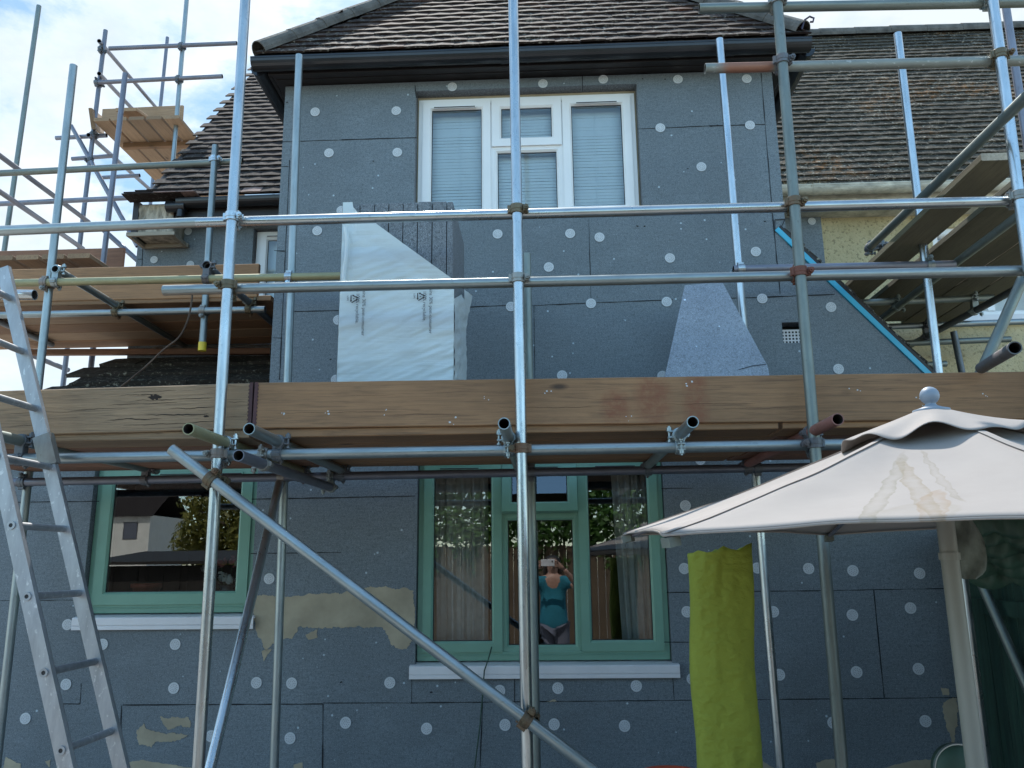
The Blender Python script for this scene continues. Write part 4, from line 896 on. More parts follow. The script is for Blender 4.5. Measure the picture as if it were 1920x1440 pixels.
for ka, kb, lab, mt in [
    ('S1', 'R1', 'coupler where the left tall pole meets the upper guard rail', 'galv'), ('S1', 'R2', 'brassy coupler where the left tall pole meets the lower guard rail', 'brass'), ('S1', 'F1', 'coupler where the left tall pole meets the front deck ledger', 'coup'),
    ('S1', 'X1', 'rusty gold swivel coupler at the upper end of the long diagonal brace', 'brass'), ('S2', 'R1', 'rusty coupler where the middle tall pole meets the upper guard rail', 'brass'), ('S2', 'R2', 'coupler where the middle tall pole meets the lower guard rail', 'coup'),
    ('S2', 'F1', 'tan coupler where the middle tall pole meets the front deck ledger', 'brass'), ('S2', 'X1', 'dark swivel coupler where the long diagonal brace crosses the middle tall pole', 'brass'), ('S3', 'R1', 'coupler where the green grey tall pole meets the upper guard rail', 'brass'),
    ('S3', 'R2', 'rust red coupler where the green grey tall pole meets the lower guard rail', 'couprust'), ('S3', 'R4', 'dark coupler on the rust red rail at the green grey tall pole', 'dark'), ('S3', 'R3', 'coupler on the topmost rail at the green grey tall pole', 'coup'), ('S3', 'F1', 'dark coupler beside the red tube end under the deck', 'dark'),
    ('S4', 'R4', 'dark coupler on the rust red rail at the right edge tall pole', 'brass'), ('S4', 'R1', 'coupler where the right edge tall pole meets the upper guard rail', 'coup'), ('S4', 'R3', 'coupler on the topmost rail at the right edge tall pole', 'galv2'),
    ('T1', 'F1', 'bright strap coupler hanging from the olive tube end', 'galv'), ('T2', 'F1', 'coupler holding the grey tube end under the toe board joint', 'dark'), ('T3', 'F1', 'coupler slinging the blue grey tube end below the front ledger', 'coup'), ('T4', 'F1', 'coupler holding the tube end left of the middle tall pole', 'galv2'),
    ('T5', 'F1', 'coupler holding the tube end right of the middle', 'galv2'), ('T6', 'F1', 'dark coupler holding the red tube end', 'dark'), ('T0', 'F1', 'dark coupler beside the ladder on the front ledger', 'dark'),
    ('T2', 'K2', 'coupler at the far end of the grey transom on the back ledger', 'dark'), ('T3', 'K2', 'coupler at the far end of the slung blue grey transom', 'galv2'), ('T1', 'K2', 'coupler at the far end of the olive transom', 'dark'), ('T5', 'K2', 'dark coupler on the back ledger at the right of the big window', 'dark'),
    ('T6', 'K2', 'dark coupler on the back ledger behind the parasol edge', 'dark'), ('T0', 'K2', 'dark coupler on the back ledger over the small green window', 'dark'), ('B1', 'K2', 'coupler where the back ledger meets the left bay pole', 'coup'), ('B2', 'K2', 'black coupler where the back ledger meets the dark middle pole', 'dark'),
    ('B3', 'K2', 'coupler where the back ledger meets the right bay pole', 'dark'), ('L1', 'K2', 'dark coupler on the back ledger at the ladder', 'dark'), ('B1', 'Q1', 'bright coupler on the olive ledger at the left bay pole', 'galv'), ('L1', 'Q1', 'coupler on the olive ledger at the left pole', 'coup'),
    ('U1', 'Q1', 'coupler below the tube end beside the left pole', 'galv2'), ('U2', 'Q1', 'dark coupler below the dark rimmed tube end', 'dark'), ('U1', 'Q2', 'rusty coupler hanging under the left upper deck', 'brass'), ('U2', 'Q2', 'coupler under the right end of the left upper deck', 'brass'),
    ('K1', 'Q2', 'coupler low on the yellow capped pole', 'coup'), ('K1', 'Q3', 'bright coupler near the top of the yellow capped pole', 'galv'), ('L1', 'Q3', 'coupler where the left pole meets the left guard rail', 'coup'), ('B3', 'R5', 'bright coupler on the short rail end at the right bay pole', 'galv'),
    ('B4', 'R5', 'coupler where the ridge high pole meets the short rail', 'galv2'), ('P1', 'P9', 'black coupler at the lower end of the side rail', 'dark'), ('P4', 'P2', 'coupler under the boards of the right platform', 'galv3'), ('P5', 'P3', 'dark coupler at the far corner of the right platform', 'dark'),
    ('P4', 'P3', 'pale coupler on the dark side tube of the right platform', 'galv2'), ('W1', 'W5', 'coupler at the top left corner of the far scaffold', 'dark'), ('W1', 'W6', 'coupler on the second rail of the far scaffold at its left pole', 'dark'), ('W3', 'W5', 'coupler on the top rail of the far scaffold at its right pole', 'dark'),
    ('W3', 'W6', 'coupler on the second rail of the far scaffold at its right pole', 'dark'), ('W1', 'W9', 'coupler at the left corner of the far scaffold boards', 'dark'), ('W2', 'W12', 'dark coupler on the thin dark rail', 'dark'), ('W1', 'W13', 'coupler on the steep far brace', 'dark'), ('L0', 'W12', 'coupler on the thin leaning far left pole', 'brass')]:
    coupler(ka, kb, lab, mt, 1 if (len(lab) % 3) else -1)
# ------------------------------------------------------------------ boards
def board(name, label, p0, p1, w, t, mat, group, up=V((0, 0, 1)), ends=None, cat='scaffold board', bow=0):
    """plank from p0 to p1; w across, t along `up`; local X runs along the plank"""
    p0, p1 = V(p0), V(p1); d = p1 - p0; L = d.length; x = d.normalized(); y = up.cross(x).normalized(); z = x.cross(y)
    mb = MB(); n = max(2, int(L / .12)); sd = random.Random(label).uniform(0, 50); rows = []
    for i in range(n + 1):
        u = i / n; o = .0022 * noise.noise(V((u * L * 5, sd, 0))); o2 = .0022 * noise.noise(V((u * L * 5, sd, 9))); s_ = bow * math.sin(u * math.pi)
        c = .004
        rows.append([V((u * L, sy * (w / 2 + (o if sy > 0 else -o2)) - sy * cy, sz * t / 2 - sz * cz + s_)) for sy, sz, cy, cz in ((-1, -1, c, 0), (1, -1, c, 0), (1, -1, 0, c), (1, 1, 0, c), (1, 1, c, 0), (-1, 1, c, 0), (-1, 1, 0, c), (-1, -1, 0, c))])
    mb.rings(rows, 0, False); mb.face(rows[0][::-1], 1 if ends else 0); mb.face(rows[-1], 1 if ends else 0)
    o = mb.build(name, [M[mat], M[ends or mat]]); o.matrix_world = Matrix((x, y, z)).transposed().to_4x4(); o.location = p0
    bpy.context.view_layer.update()
    return tag(o, label, cat, group)
GT, GD = 'toe boards', 'scaffold deck boards'
ty = 3.555; up = V((0, -1, 0))
def toe(label, a, b_, y, h, mat, ztop_a=None, name='toe_board'):
    A, B = at(*a, y=y - .019), at(*b_, y=y - .019); A.y = B.y = y; A.z -= h / 2; B.z -= h / 2
    return board(name, label, A, B, h, .038, mat, GT, up)
t1 = toe('weathered cracked toe board at the left with a big knot', (-110, 736), (474, 718), ty, .21, 'woodgrey')
t2 = toe('long brown toe board with reddish stains running on behind the parasol top', (479, 717.5), (2150, 693), ty, .21, 'woodstain')
for o, e in ((t1, 'end'), (t2, 'start')):
    L = o.data.vertices[-1].co.x if False else max(v.co.x for v in o.data.vertices); x = L - .012 if e == 'end' else .0
    mb = MB(); mb.box((x, -.107, .0195), (x + .013, .107, .0215)); mb.box((x + (.013 if e == 'end' else -.002), -.107, -.0205), (x + (.015 if e == 'end' else 0), .107, .0215))
    for k in range(12): mb.box((x - .004 if e == 'end' else x + .0135, -.1 + k * .017, .0195), (x - .0005 if e == 'end' else x + .017, -.1 + k * .017 + .008, .0212))
    b2 = mb.build('end_band', M['band']); b2.parent = o
rc = random.Random(11)
def inlay(o, mb, mat):
    import bmesh
    me = o.data; me.materials.append(mat); k = len(me.materials) - 1; bm = bmesh.new(); bm.from_mesh(me)
    vs_ = [bm.verts.new(v) for v in mb.v]
    for f in mb.f: bm.faces.new([vs_[i] for i in f]).material_index = k
    bm.to_mesh(me); bm.free()
def cracks(o, items, mat):
    mb = MB(); zf = .0194
    for (x, y, L, wd) in items:
        n = max(4, int(L / .02)); ph = rc.uniform(0, 99); prev = None
        for i in range(n + 1):
            u = i / n; px_, py_ = x + L * (u - .5), y + .006 * noise.noise(V((u * L * 14, ph, 0))) + .004 * noise.noise(V((u * L * 50, ph, 2))); h = wd * (math.sin(math.pi * min(1, max(0, u))) ** .7) * (.6 + .5 * abs(noise.noise(V((u * 9, ph, 5))))) + .0002
            cur = (V((px_, py_ + h, zf)), V((px_, py_ - h, zf)))
            if prev: mb.face([prev[1], cur[1], cur[0], prev[0]])
            prev = cur
    inlay(o, mb, mat)
def lx(o, px, py): p = at(px, py, y=ty - .0195); return (p - V(o.location)).dot(o.matrix_world.to_3x3().col[0]), (p.z - o.location.z)
bpy.context.view_layer.update()
it = [(*lx(t1, px, py), L, w_) for px, py, L, w_ in ((250, 790, .26, .0028), (330, 782, .30, .0035), (360, 770, .22, .0024), (300, 760, .16, .0018), (276, 744, .1, .0022), (304, 754, .12, .0024), (268, 755, .09, .0016), (240, 762, .2, .0014), (365, 752, .16, .0018), (250, 745, .14, .0012), (180, 770, .3, .001), (90, 775, .35, .0009), (430, 788, .16, .0012), (300, 800, .34, .002), (440, 760, .12, .001), (290, 738, .2, .0011), (380, 796, .14, .002), (60, 800, .2, .0009))]
cracks(t1, it, M['bark2'])
it = [(*lx(t2, px, py), L, w_) for px, py, L, w_ in ((620, 772, .5, .0006), (800, 775, .3, .0005), (1040, 760, .5, .0007), (1330, 752, .4, .0006), (1420, 760, .3, .0005), (700, 740, .2, .0004), (1150, 745, .2, .0006))]
cracks(t2, it, M['bark2'])
mb = MB()
for px, py, r_ in ((290, 749, .019), (386, 786, .008)):
    x_, y_ = lx(t1, px, py); mb.face([V((x_ + 1.5 * r_ * math.cos(t * .262) * (1 + .25 * math.sin(t * 1.7)), y_ + .62 * r_ * math.sin(t * .262) * (1 + .3 * math.sin(t * 2.3 + 1)), .0194)) for t in range(24)])
inlay(t1, mb, M['bark2'])
for o, spots_ in ((t2, ((523, 775), (615, 772), (850, 790), (905, 740), (1290, 712), (1030, 728), (1180, 780), (718, 768))), (t2, ((1600, 720), (1720, 745), (1850, 735)))):
    mb = MB()
    for px, py in spots_:
        x_, y_ = lx(o, px, py)
        for q in range(3):
            r_ = rc.uniform(.0015, .0045); dx_, dy_ = rc.gauss(0, .012), rc.gauss(0, .01); mb.face([V((x_ + dx_ + r_ * math.cos(t * .785) * rc.uniform(.7, 1.4), y_ + dy_ + r_ * math.sin(t * .785), .0195)) for t in range(8)])
    inlay(o, mb, M['disc'])
n = 5
for i in range(n):
    y0 = 3.665 + i * .232
    for k, (xa, xb) in enumerate(((-3.1, -1.33), (-1.31, 1.02), (1.04, 2.75))):
        lab = ['front', 'second', 'third', 'fourth', 'rear'][i] + ' row deck board ' + ['left of the toe board joint', 'under the wrapped stack and loose cut board', 'behind the parasol top'][k]
        board('deck_board', lab, (xa + (i % 2) * .04 if k else xa, y0, 2.180), (xb + (i % 2) * .04 if k < 2 else xb, y0, 2.180), .225, .038, ['woodred', 'wood', 'woodred'][k] if i else ['woodgrey', 'wood', 'wood'][k], GD)
# left upper deck
A, B = at(-90, 509, y=5.40), at(487, 496, y=5.40); A.z -= .124; B.z -= .124
board('toe_board', 'brown toe board along the left upper deck above the olive ledger', A, B, .248, .038, 'wood', GT, up)
for i in range(5):
    y0 = 5.50 + i * .229; p = at(497, 600, y=y0); x0 = at(-90, 600, y=y0).x
    board('deck_board', ['front', 'second', 'third', 'fourth', 'rear'][i] + ' board of the left upper deck seen from below', (x0 + .1 * (i % 2), y0, 3.451), (XL - .1 + (i % 2) * .03 - .06, y0, 3.451), .222, .038, 'woodlight' if i in (1, 3) else 'wood', GD)
A, B = at(60, 661, y=6.42), at(508, 659, y=6.42)
board('timber_batten', 'reddish timber batten along the top of the lean-to roof', A, B, .05, .05, 'woodred', None, V((0, 0, 1)), cat='timber')
# boards of the mid left deck behind (higher, with end bands)
A, B = at(-60, 474, y=6.9), at(234, 466, y=6.9); A.z -= .11; B.z -= .11
board('toe_board', 'red brown board standing behind the left pole against the sky', A, B, .225, .038, 'woodred', GT, up)
for i in range(5):
    pa = at(-45 + i * 48, 482, y=5.6); zz = at(60, 482, y=5.6).z
    board('deck_board', ['first', 'second', 'third', 'fourth', 'last'][i] + ' from the left of the short boards with banded ends at the left edge', V((pa.x, 5.6, zz)), V((pa.x, 6.75, zz)), .17, .038, 'woodlight', GD, ends='woodgrey')
# far scaffold platform boards (running back) and its toe board
zf = at(240, 236, y=8.0).z
for i in range(5):
    pa = at(188 + i * 33, 238 - i, y=7.85); board('deck_board', ['leftmost', 'second', 'third', 'fourth', 'rightmost'][i] + ' board of the far scaffold platform', V((pa.x, 7.85, zf)), V((pa.x, 12.2, zf)), .17, .04, 'woodlight', GD)
for k, yy in enumerate((8.35, 9.4, 10.4)):
    pa = at(176 + k * 42, 250, y=yy); board('timber_bearer', ['nearest', 'middle', 'farthest'][k] + ' bearer under the far scaffold platform', V((at(176, 250, y=7.9).x + .1, yy, zf - .05)), V((at(176, 250, y=7.9).x + 1.0, yy, zf - .05)), .06, .06, 'wood', None, cat='timber')
A, B = at(192, 222, y=10.2), at(343, 215, y=10.2); tb = board('toe_board', 'pale board along the back of the far scaffold platform', A, B, .28, .038, 'woodlight', GT, up)
A, B = at(172, 222, y=7.85), at(190, 235, y=8.6); board('toe_board', 'short side board at the left of the far scaffold platform', A, B, .22, .038, 'woodlight', GT, V((-1, 0, 0)))
A, B = at(236, 205, y=7.9), at(290, 242, y=8.5); board('loose_board', 'loose board leaning on end on the far scaffold platform', A, B, .24, .038, 'woodlight', None, V((0, -.7, .7)))
# right platform
zp = 3.44
for i, (lab, xx, y0, y1) in enumerate((('board at the left edge of the right platform with its sawn end showing', 2.205, 3.62, 6.3), ('second board from the left of the right platform', 2.505, 3.55, 6.3), ('third board from the left of the right platform', 2.735, 3.5, 6.3), ('fourth board from the left of the right platform', 2.965, 3.5, 6.38), ('rightmost board of the right platform above the dark side tube', 3.195, 3.5, 6.42))):
    board('deck_board', lab, (xx, y0, zp + .019), (xx + .02, y1, zp + .019), .222, .038, 'woodgreen', GD, ends='woodedge')
# ------------------------------------------------------------------ wrapped pack of insulation boards
pk = empty('insulation_pack', V((-.75, 4.15, 2.2)), 'stack of grey insulation boards in torn white plastic wrap standing on the deck', 'insulation pack')
X0, X1, Y0, Y1, Z0, Z1 = at(638, 600, y=3.9).x, at(850, 600, y=3.9).x, 3.9, 4.5, 2.2, at(750, 378, y=3.9).z
bw = (X1 - X0 - .012) / 7.4
for i in range(8):
    a = X0 + .006 + i * bw; b_ = min(a + bw - .0035, X1 - .006)
    mb = MB(); mb.box((a, Y0 + .006 + rj.uniform(0, .004), Z0), (b_, Y1 - .006, Z1 - rj.uniform(0, .006))); mb.build('insulation_board', M['epsrough'], pk, None, .003)
# torn wrap: front sheet with the diagonal tear, right sheet, left strip
def sheet(name, fn, nu, nv, mat, keep=lambda u, v: True, amp=.006):
    mb = MB(); rows = []
    for j in range(nv + 1):
        rows.append([fn(i / nu, j / nv) for i in range(nu + 1)])
    idx = {}
    for j in range(nv):
        for i in range(nu):
            if keep((i + .5) / nu, (j + .5) / nv):
                q = [(i, j), (i + 1, j), (i + 1, j + 1), (i, j + 1)]
                f = []
                for c in q:
                    if c not in idx: idx[c] = len(mb.v); mb.v.append(V(rows[c[1]][c[0]]))
                    f.append(idx[c])
                mb.f.append(tuple(f)); mb.m.append(0); mb.sm.append(True)
    o = mb.build(name, mat, pk); return o
HZ = Z1 - Z0
pz = lambda py: (at(750, py, y=3.9).z - Z0) / HZ
def tear(u):  # tear height (fraction of the stack) across the front, from the photo
    x = 638 + u * 212
    if x < 656: return 1.0
    if x < 668: return pz(400 - (668 - x) * 1.2)
    if x < 700: return pz(402 + (x - 668) * .55)
    return pz(419 + (x - 700) * .74)
def wrinkle(x, z, s): return .006 * noise.noise(V((x * 5, (z - .28 * x) * 26, s))) + .004 * noise.noise(V((x * 11, (z - .4 * x) * 48, s + 5)))
def front(u, v):
    z = Z0 + HZ * v * tear(u); x = X0 - .004 + (X1 - X0 + .008) * u; amp = 1.0 - .95 * max(0, v - .8) / .2
    return V((x, Y0 - .011 + wrinkle(x, z, 1) * amp - .012 * max(0, v - .9) * 10 * (u > .1), z))
sheet('plastic_wrap', front, 120, 110, M['wrap'])
def sidev(u, v):
    top = pz(530) - .22 * max(0, .35 - u) + (.1 * u if u > .5 else 0); z = Z0 + HZ * v * top; y = Y0 - .008 + (Y1 - Y0 + .012) * u
    return V((X1 + .007 + wrinkle(y, z, 7) + (.035 * u * max(0, v - .8) * 5), y, z))
sheet('plastic_wrap', sidev, 40, 60, M['wrap'])
def sidel(u, v): return V((X0 - .007, Y0 - .008 + (Y1 - Y0) * u, Z0 + HZ * v * (1.003 - .1 * u)))
sheet('plastic_wrap', sidel, 10, 10, M['wrap'])
def flap(u, v): # bright fold hanging on the left of the front
    px = 644 + u * 8 + (3 * math.sin(v * 5)); py = 425 + 105 * v; p = at(px, py, y=Y0 - .035 - .012 * math.sin(u * math.pi)); return p
sheet('wrap_fold', flap, 4, 12, M['wrap'])
def text(body, loc, size, parent, rot=(R(90), R(90), 0)):
    cu = bpy.data.curves.new('printed_text', 'FONT'); cu.body = body; cu.size = size; cu.extrude = .0004; cu.materials.append(M['ink'])
    t = bpy.data.objects.new('tmp', cu); C.objects.link(t); bpy.context.view_layer.update()
    me = bpy.data.meshes.new_from_object(t.evaluated_get(bpy.context.evaluated_depsgraph_get())); bpy.data.objects.remove(t); bpy.data.curves.remove(cu)
    o = bpy.data.objects.new('printed_text', me); C.objects.link(o); o.parent = parent; o.location = V(loc) - V(parent.location); o.rotation_euler = rot
yt = Y0 - .026
for px, py in ((663, 560), (788, 556)):
    p = at(px, py, y=yt)
    s1 = at(px + 13, py - 22, y=yt)
    text('Contains 30% post-consumer', (s1.x + .012, yt, s1.z + .03), .024, pk); text('and is 100% recyclable.', (s1.x - .02, yt, s1.z + .03), .024, pk)
    mb = MB(); r_ = .024
    tri = [V((p.x + r_ * 1.1 * math.cos(t), yt, p.z + r_ * 1.1 * math.sin(t))) for t in (0, 2.094, 4.189)]
    for k in range(3):
        a, b_ = tri[k], tri[(k + 1) % 3]; d = (b_ - a).normalized(); q = V((-d.z, 0, d.x))
        mb.bar(a + d * .004, b_ - d * .013, .0055, .0008, V((0, 1, 0))); e = b_ - d * .004
        mb.face([e - d * .011 + q * .006, e - d * .011 - q * .006, e])
    mb.build('recycling_mark', M['ink'], pk)
    text('4', (p.x - .0045, yt, p.z + .0045), .015, pk); text('LDPE', (p.x - .034, yt, p.z + .0165), .012, pk)
# loose cut board leaning on the wall
q = [at(1246, 708, y=4.42), at(1438, 712, y=4.42), at(1440, 688, y=4.44), at(1354, 528, y=4.58), at(1284, 535, y=4.58)]
zb = 2.2; d0 = V((0, .05, .01))
mb = MB(); nrm = (q[1] - q[0]).cross(q[4] - q[0]).normalized(); nrm = nrm if nrm.y > 0 else -nrm
q = [V((p.x, p.y, p.z)) for p in q]; q[0] = q[4] + (q[0] - q[4]) * ((2.2 - q[4].z) / (q[0].z - q[4].z)); q[1] = V((q[2].x - .006, q[0].y, 2.2)); bk = [p + nrm * .05 for p in q]
mb.face(q); mb.face(bk[::-1], 0)
for i in range(5): mb.face([q[i], bk[i], bk[(i + 1) % 5], q[(i + 1) % 5]], 1)
ck = [at(1385, 693, y=4.43), at(1410, 686, y=4.43), at(1436, 683, y=4.43)]
for i in range(2): mb.bar(ck[i] + V((0, -.0, 0)), ck[i + 1], .003, .002, V((0, 1, 0)), 2)
tag(mb.build('cut_insulation_board', [M['epsskylit'], M['epsrough'], M['joint']], None, (q[0] + q[1]) / 2, 0), 'tapered offcut of skylit pale grey insulation board leaning on the wall above the deck', 'insulation board')
# ------------------------------------------------------------------ ladder
ld = empty('ladder', at(170, 1440, y=3.25) * 1, 'aluminium ladder leaning at the left edge in front of the scaffold', 'ladder')
ld.location.z = 0
yR, yLf = 3.40, 3.06
r0, r1 = at(228, 1440, y=yR), at(7, 503, y=yR); dr = (r1 - r0) / (r1.z - r0.z)
rb = r0 - dr * r0.z; rt = r1
l0 = rb + V((0, yLf - yR, 0)); ax = dr.normalized()
def stile(p0, p1):
    mb = MB(); d = (p1 - p0).normalized(); yv = V((0, 1, 0)); w = d.cross(yv).normalized()
    # hollow-looking box profile with lips
    for a, b_, c, e in ((-.028, .028, -.0125, -.0095), (-.028, -.0245, -.0095, .0125), (.0245, .028, -.0095, .0125), (-.028, -.021, .0095, .0125), (.021, .028, .0095, .0125)):
        mb.hexa([p + w * u + yv * v for p in (p0, p1) for u, v in ((a, c), (b_, c), (b_, e), (a, e))])
    mb.hexa([p + w * u + yv * v for p in (p0, p1) for u, v in ((-.0235, -.009), (.0235, -.009), (.0235, .009), (-.0235, .009))])
    return mb
topz = rt.z
stile(rb, rt).build('stile', M['alu'], ld); stile(l0, l0 + (rt - rb)).build('stile', M['alu'], ld)
# rungs: heights where the right-hand ends show in the photo
for px, py in ((64, 767), (91, 876), (118, 992), (146, 1112), (175, 1240), (204, 1370), (22, 560), (42, 660)):
    zz = at(px, py, y=yR).z; p = rb + dr * zz
    mb = MB(); a, b_ = p + V((0, -.002, 0)), p + V((0, yLf - yR - .006, 0)); mb.cyl(a, b_, .0145, 14); rg = mb.build('rung', M['alu'], ld)
    mb = MB(); c = b_ + V((0, -.0085, 0)); mb.ring(c, (0, 1, 0), .008, .016, .006); mb.cyl(c + V((0, .004, 0)), c + V((0, -.001, 0)), .0085, 12, 1); mb.build('rung_end', [M['alu'], M['gasket']], rg)
zz = rb.z; p = rb + dr * at(80, 845, y=yR).z
mb = MB(); mb.bar(p - ax * .07, p + ax * .07, .076, .036, V((0, 1, 0))); mb.build('stile_clamp', M['coup'], ld)
for base in (rb, l0):
    mb = MB(); mb.bar(base - ax * .0, base + ax * .06, .075, .034, V((0, 1, 0))); mb.build('rubber_foot', M['gasket'], ld)
# ------------------------------------------------------------------ parasol
UX, UY = 1.114, 2.35
pa = empty('parasol', (UX, UY, 0), 'cream garden parasol with dirt stains and grey ball on top', 'parasol')
rim = [V((UX + .985 * math.cos(R(30 + 60 * k)), UY + .985 * math.sin(R(30 + 60 * k)), 0)) for k in range(6)]
for p, z in zip(rim, (1.70, 1.70, 1.694, 1.66, 1.668, 1.69)): p.z = z
apex = V((UX, UY, at(1744, 772, y=UY).z))
def can(ang, f):
    s = (ang % 60 + 60) % 60 / 60; k = int(((ang - 30) % 360) // 60); s = ((ang - 30) % 60) / 60
    e = rim[k].lerp(rim[(k + 1) % 6], s); e = e + (apex - e) * .035 * math.sin(math.pi * s)   # hem pulled in between ribs
    p = apex.lerp(e, f); sag = .035 * math.sin(math.pi * f) * (1 - .45 * abs(math.cos(math.pi * s)) ** 4) - .0 * f
    p.z -= sag + .004 * noise.noise(V((p.x * 6, p.y * 6, 1))); return p
mb = MB(); NA, NF = 144, 22
mb.rings([[can(30 + 360 * i / NA, .10 + .90 * j / NF) for i in range(NA)] for j in range(NF + 1)])
rr = [[can(30 + 360 * i / NA, 1.0) + V((0, 0, -.006)) * t for i in range(NA)] for t in (0.02, 1)]
mb.rings(rr)
cn = mb.build('canopy', M['canopy'], pa); sm = cn.modifiers.new('thick', 'SOLIDIFY'); sm.thickness = .0015
mb = MB()
for k in range(6):
    a = 30 + 60 * k; pts = [can(a, f) + V((0, 0, .003)) for f in [.17 + .83 * j / 20 for j in range(21)]]; s = V((-math.sin(R(a)), math.cos(R(a)), 0)) * .011
    mb.rings([[p + s, p - s] for p in pts], 0, True, False)
mb.build('seam_tape', M['canopy'], pa)
rows = []
for j in range(13):
    f = j / 12; row = []
    for i in range(NA):
        a = 2 * math.pi * i / NA; r_ = .035 + .215 * f; wv = (.013 * math.sin(a * 6 + .6) + .012 * math.sin(a * 10 + 2.1 + f) + .012 * max(0, math.sin(a - 4.9))) * f ** 2; row.append(V((UX + r_ * math.cos(a), UY + r_ * math.sin(a), apex.z + .016 - .35 * r_ + wv * .8 - .014 * f)))
    rows.append(row)
mb = MB(); mb.rings(rows); vc = mb.build('vent_cap', M['canopy'], pa); sm = vc.modifiers.new('thick', 'SOLIDIFY'); sm.thickness = .002
fz = at(1745, 742, y=UY).z; prof = [(.0, -.055), (.048, -.055), (.05, -.042), (.03, -.036), (.018, -.03)] + [(.0265 * math.cos(t), .0265 * math.sin(t)) for t in [R(-60 + 15 * k) for k in range(11)]]
mb = MB(); mb.rings([[V((UX + r_ * math.cos(2 * math.pi * i / 24), UY + r_ * math.sin(2 * math.pi * i / 24), fz + h)) for i in range(24)] for r_, h in prof]); mb.build('ball_finial', M['finial'], pa)
mb = MB(); mb.cyl((UX, UY, .02), (UX, UY, apex.z - .01), .0235, 20); mb.build('pole', M['pole'], pa)
mb = MB(); mb.cyl((UX, UY, 1.72), (UX, UY, 1.79), .034, 20); mb.build('runner', M['galv3'], pa)
for k in range(6):
    e = rim[k]; hub = V((UX, UY, apex.z - .03)); mid = can(30 + 60 * k, .55) + V((0, 0, -.018)); dirv = (V((e.x, e.y, 0)) - V((UX, UY, 0))).normalized()
    pts = [can(30 + 60 * k, f) + V((0, 0, -.014)) for f in (.06, .3, .55, .8, .985)]
    mb = MB(); mb.path(pts, .008, 8); rb_ = mb.build('rib', M['mauve'], pa)
    mb = MB(); mb.path([V((UX, UY, 1.76)) + dirv * .03, mid], .006, 8); mb.build('strut', M['mauve'], pa)
    mb = MB(); q = pts[-1]; mb.bar(q - dirv * .02 + V((0, 0, -.004)), q + dirv * .012 + V((0, 0, -.01)), .03, .022); mb.build('rib_tip', M['olivecloth'], pa)
mb = MB(); prof = [(0, .0), (.24, 0), (.25, .03), (.22, .07), (.05, .1), (.035, .3), (.0, .3)]
mb.rings([[V((UX + r_ * math.cos(2 * math.pi * i / 28), UY + r_ * math.sin(2 * math.pi * i / 28), .002 + h)) for i in range(28)] for r_, h in prof]); mb.build('base', M['gasket'], pa)
mb = MB(); mb.ring((UX, UY, at(1775, 1043, y=UY).z), (0, 0, 1), .0237, .028, .02); mb.build('pole_collar', M['pole'], pa)
# grey cloth hanging beside the pole
c0 = at(1800, 975, y=2.5); rows = []
for j in range(15):
    f = j / 14; py = 968 + 118 * f; cxp = 1796 + 24 * f; w = (22 + 16 * math.sin(f * 2.6)) * (1 if f < .9 else (1 - (f - .9) * 6)); row = []
    for i in range(18):
        t = 2 * math.pi * i / 18; p = at(cxp + w * math.cos(t) * (1 + .12 * math.sin(3 * t + f * 5)), py, y=2.5 + .035 * math.sin(t) + .012 * math.sin(t * 4 + f * 9)); row.append(p)
    rows.append(row)
mb = MB(); mb.rings(rows); mb.face(rows[0]); mb.face(rows[-1][::-1])
tag(mb.build('canvas_pouch', M['olivecloth'], None, c0), 'grey canvas pouch hanging beside the parasol pole', 'pouch')
# rolled dark tarpaulin hanging on the fence at the right
mb = MB()
for k in range(6):
    rows = []; py0, py1 = 955 - k * 2, 1092 - k * 19
    for j in range(9):
        f = j / 8; row = []
        for i in range(61):
            u = i / 60; sc_ = abs(math.sin(u * 6.5 + k * .9)); px = 1816 + 170 * u + 5 * math.sin(k * 2 + f * 3); py = py0 + (py1 - py0 + 13 * sc_) * f
            row.append(at(px, py, y=3.06 - k * .028 - .02 * math.sin(f * 2.6) + .014 * math.sin(u * 21 + k) * f))
        rows.append(row)
    mb.rings(rows, 0, True, False)
o = tag(mb.build('folded_tarpaulin', M['tarp'], None, at(1880, 1030, y=3.0)), 'dark green tarpaulin folded in scalloped layers under the parasol', 'tarpaulin'); sm = o.modifiers.new('thick', 'SOLIDIFY'); sm.thickness = .003
# dark fence along the right side
fx = at(1812, 1200, y=WY).x
fd = empty('side_fence', (fx, 4.2, 0), 'dark green boarded fence at the right end of the wall', 'fence')
mb = MB()
for k in range(24):
    y0 = 4.97 - k * .105; mb.box((fx + rj.uniform(0, .006), y0 - .1, .05), (fx + .022, y0, 1.78 + rj.uniform(-.01, .01)))
mb.build('fence_panel', M['fencedark'], fd)
mb = MB(); mb.box((fx - .03, 2.5, .35), (fx - .002, 4.95, .43)); mb.box((fx - .03, 2.5, 1.3), (fx - .002, 4.95, 1.38)); mb.build('rail', M['fencedark'], fd)
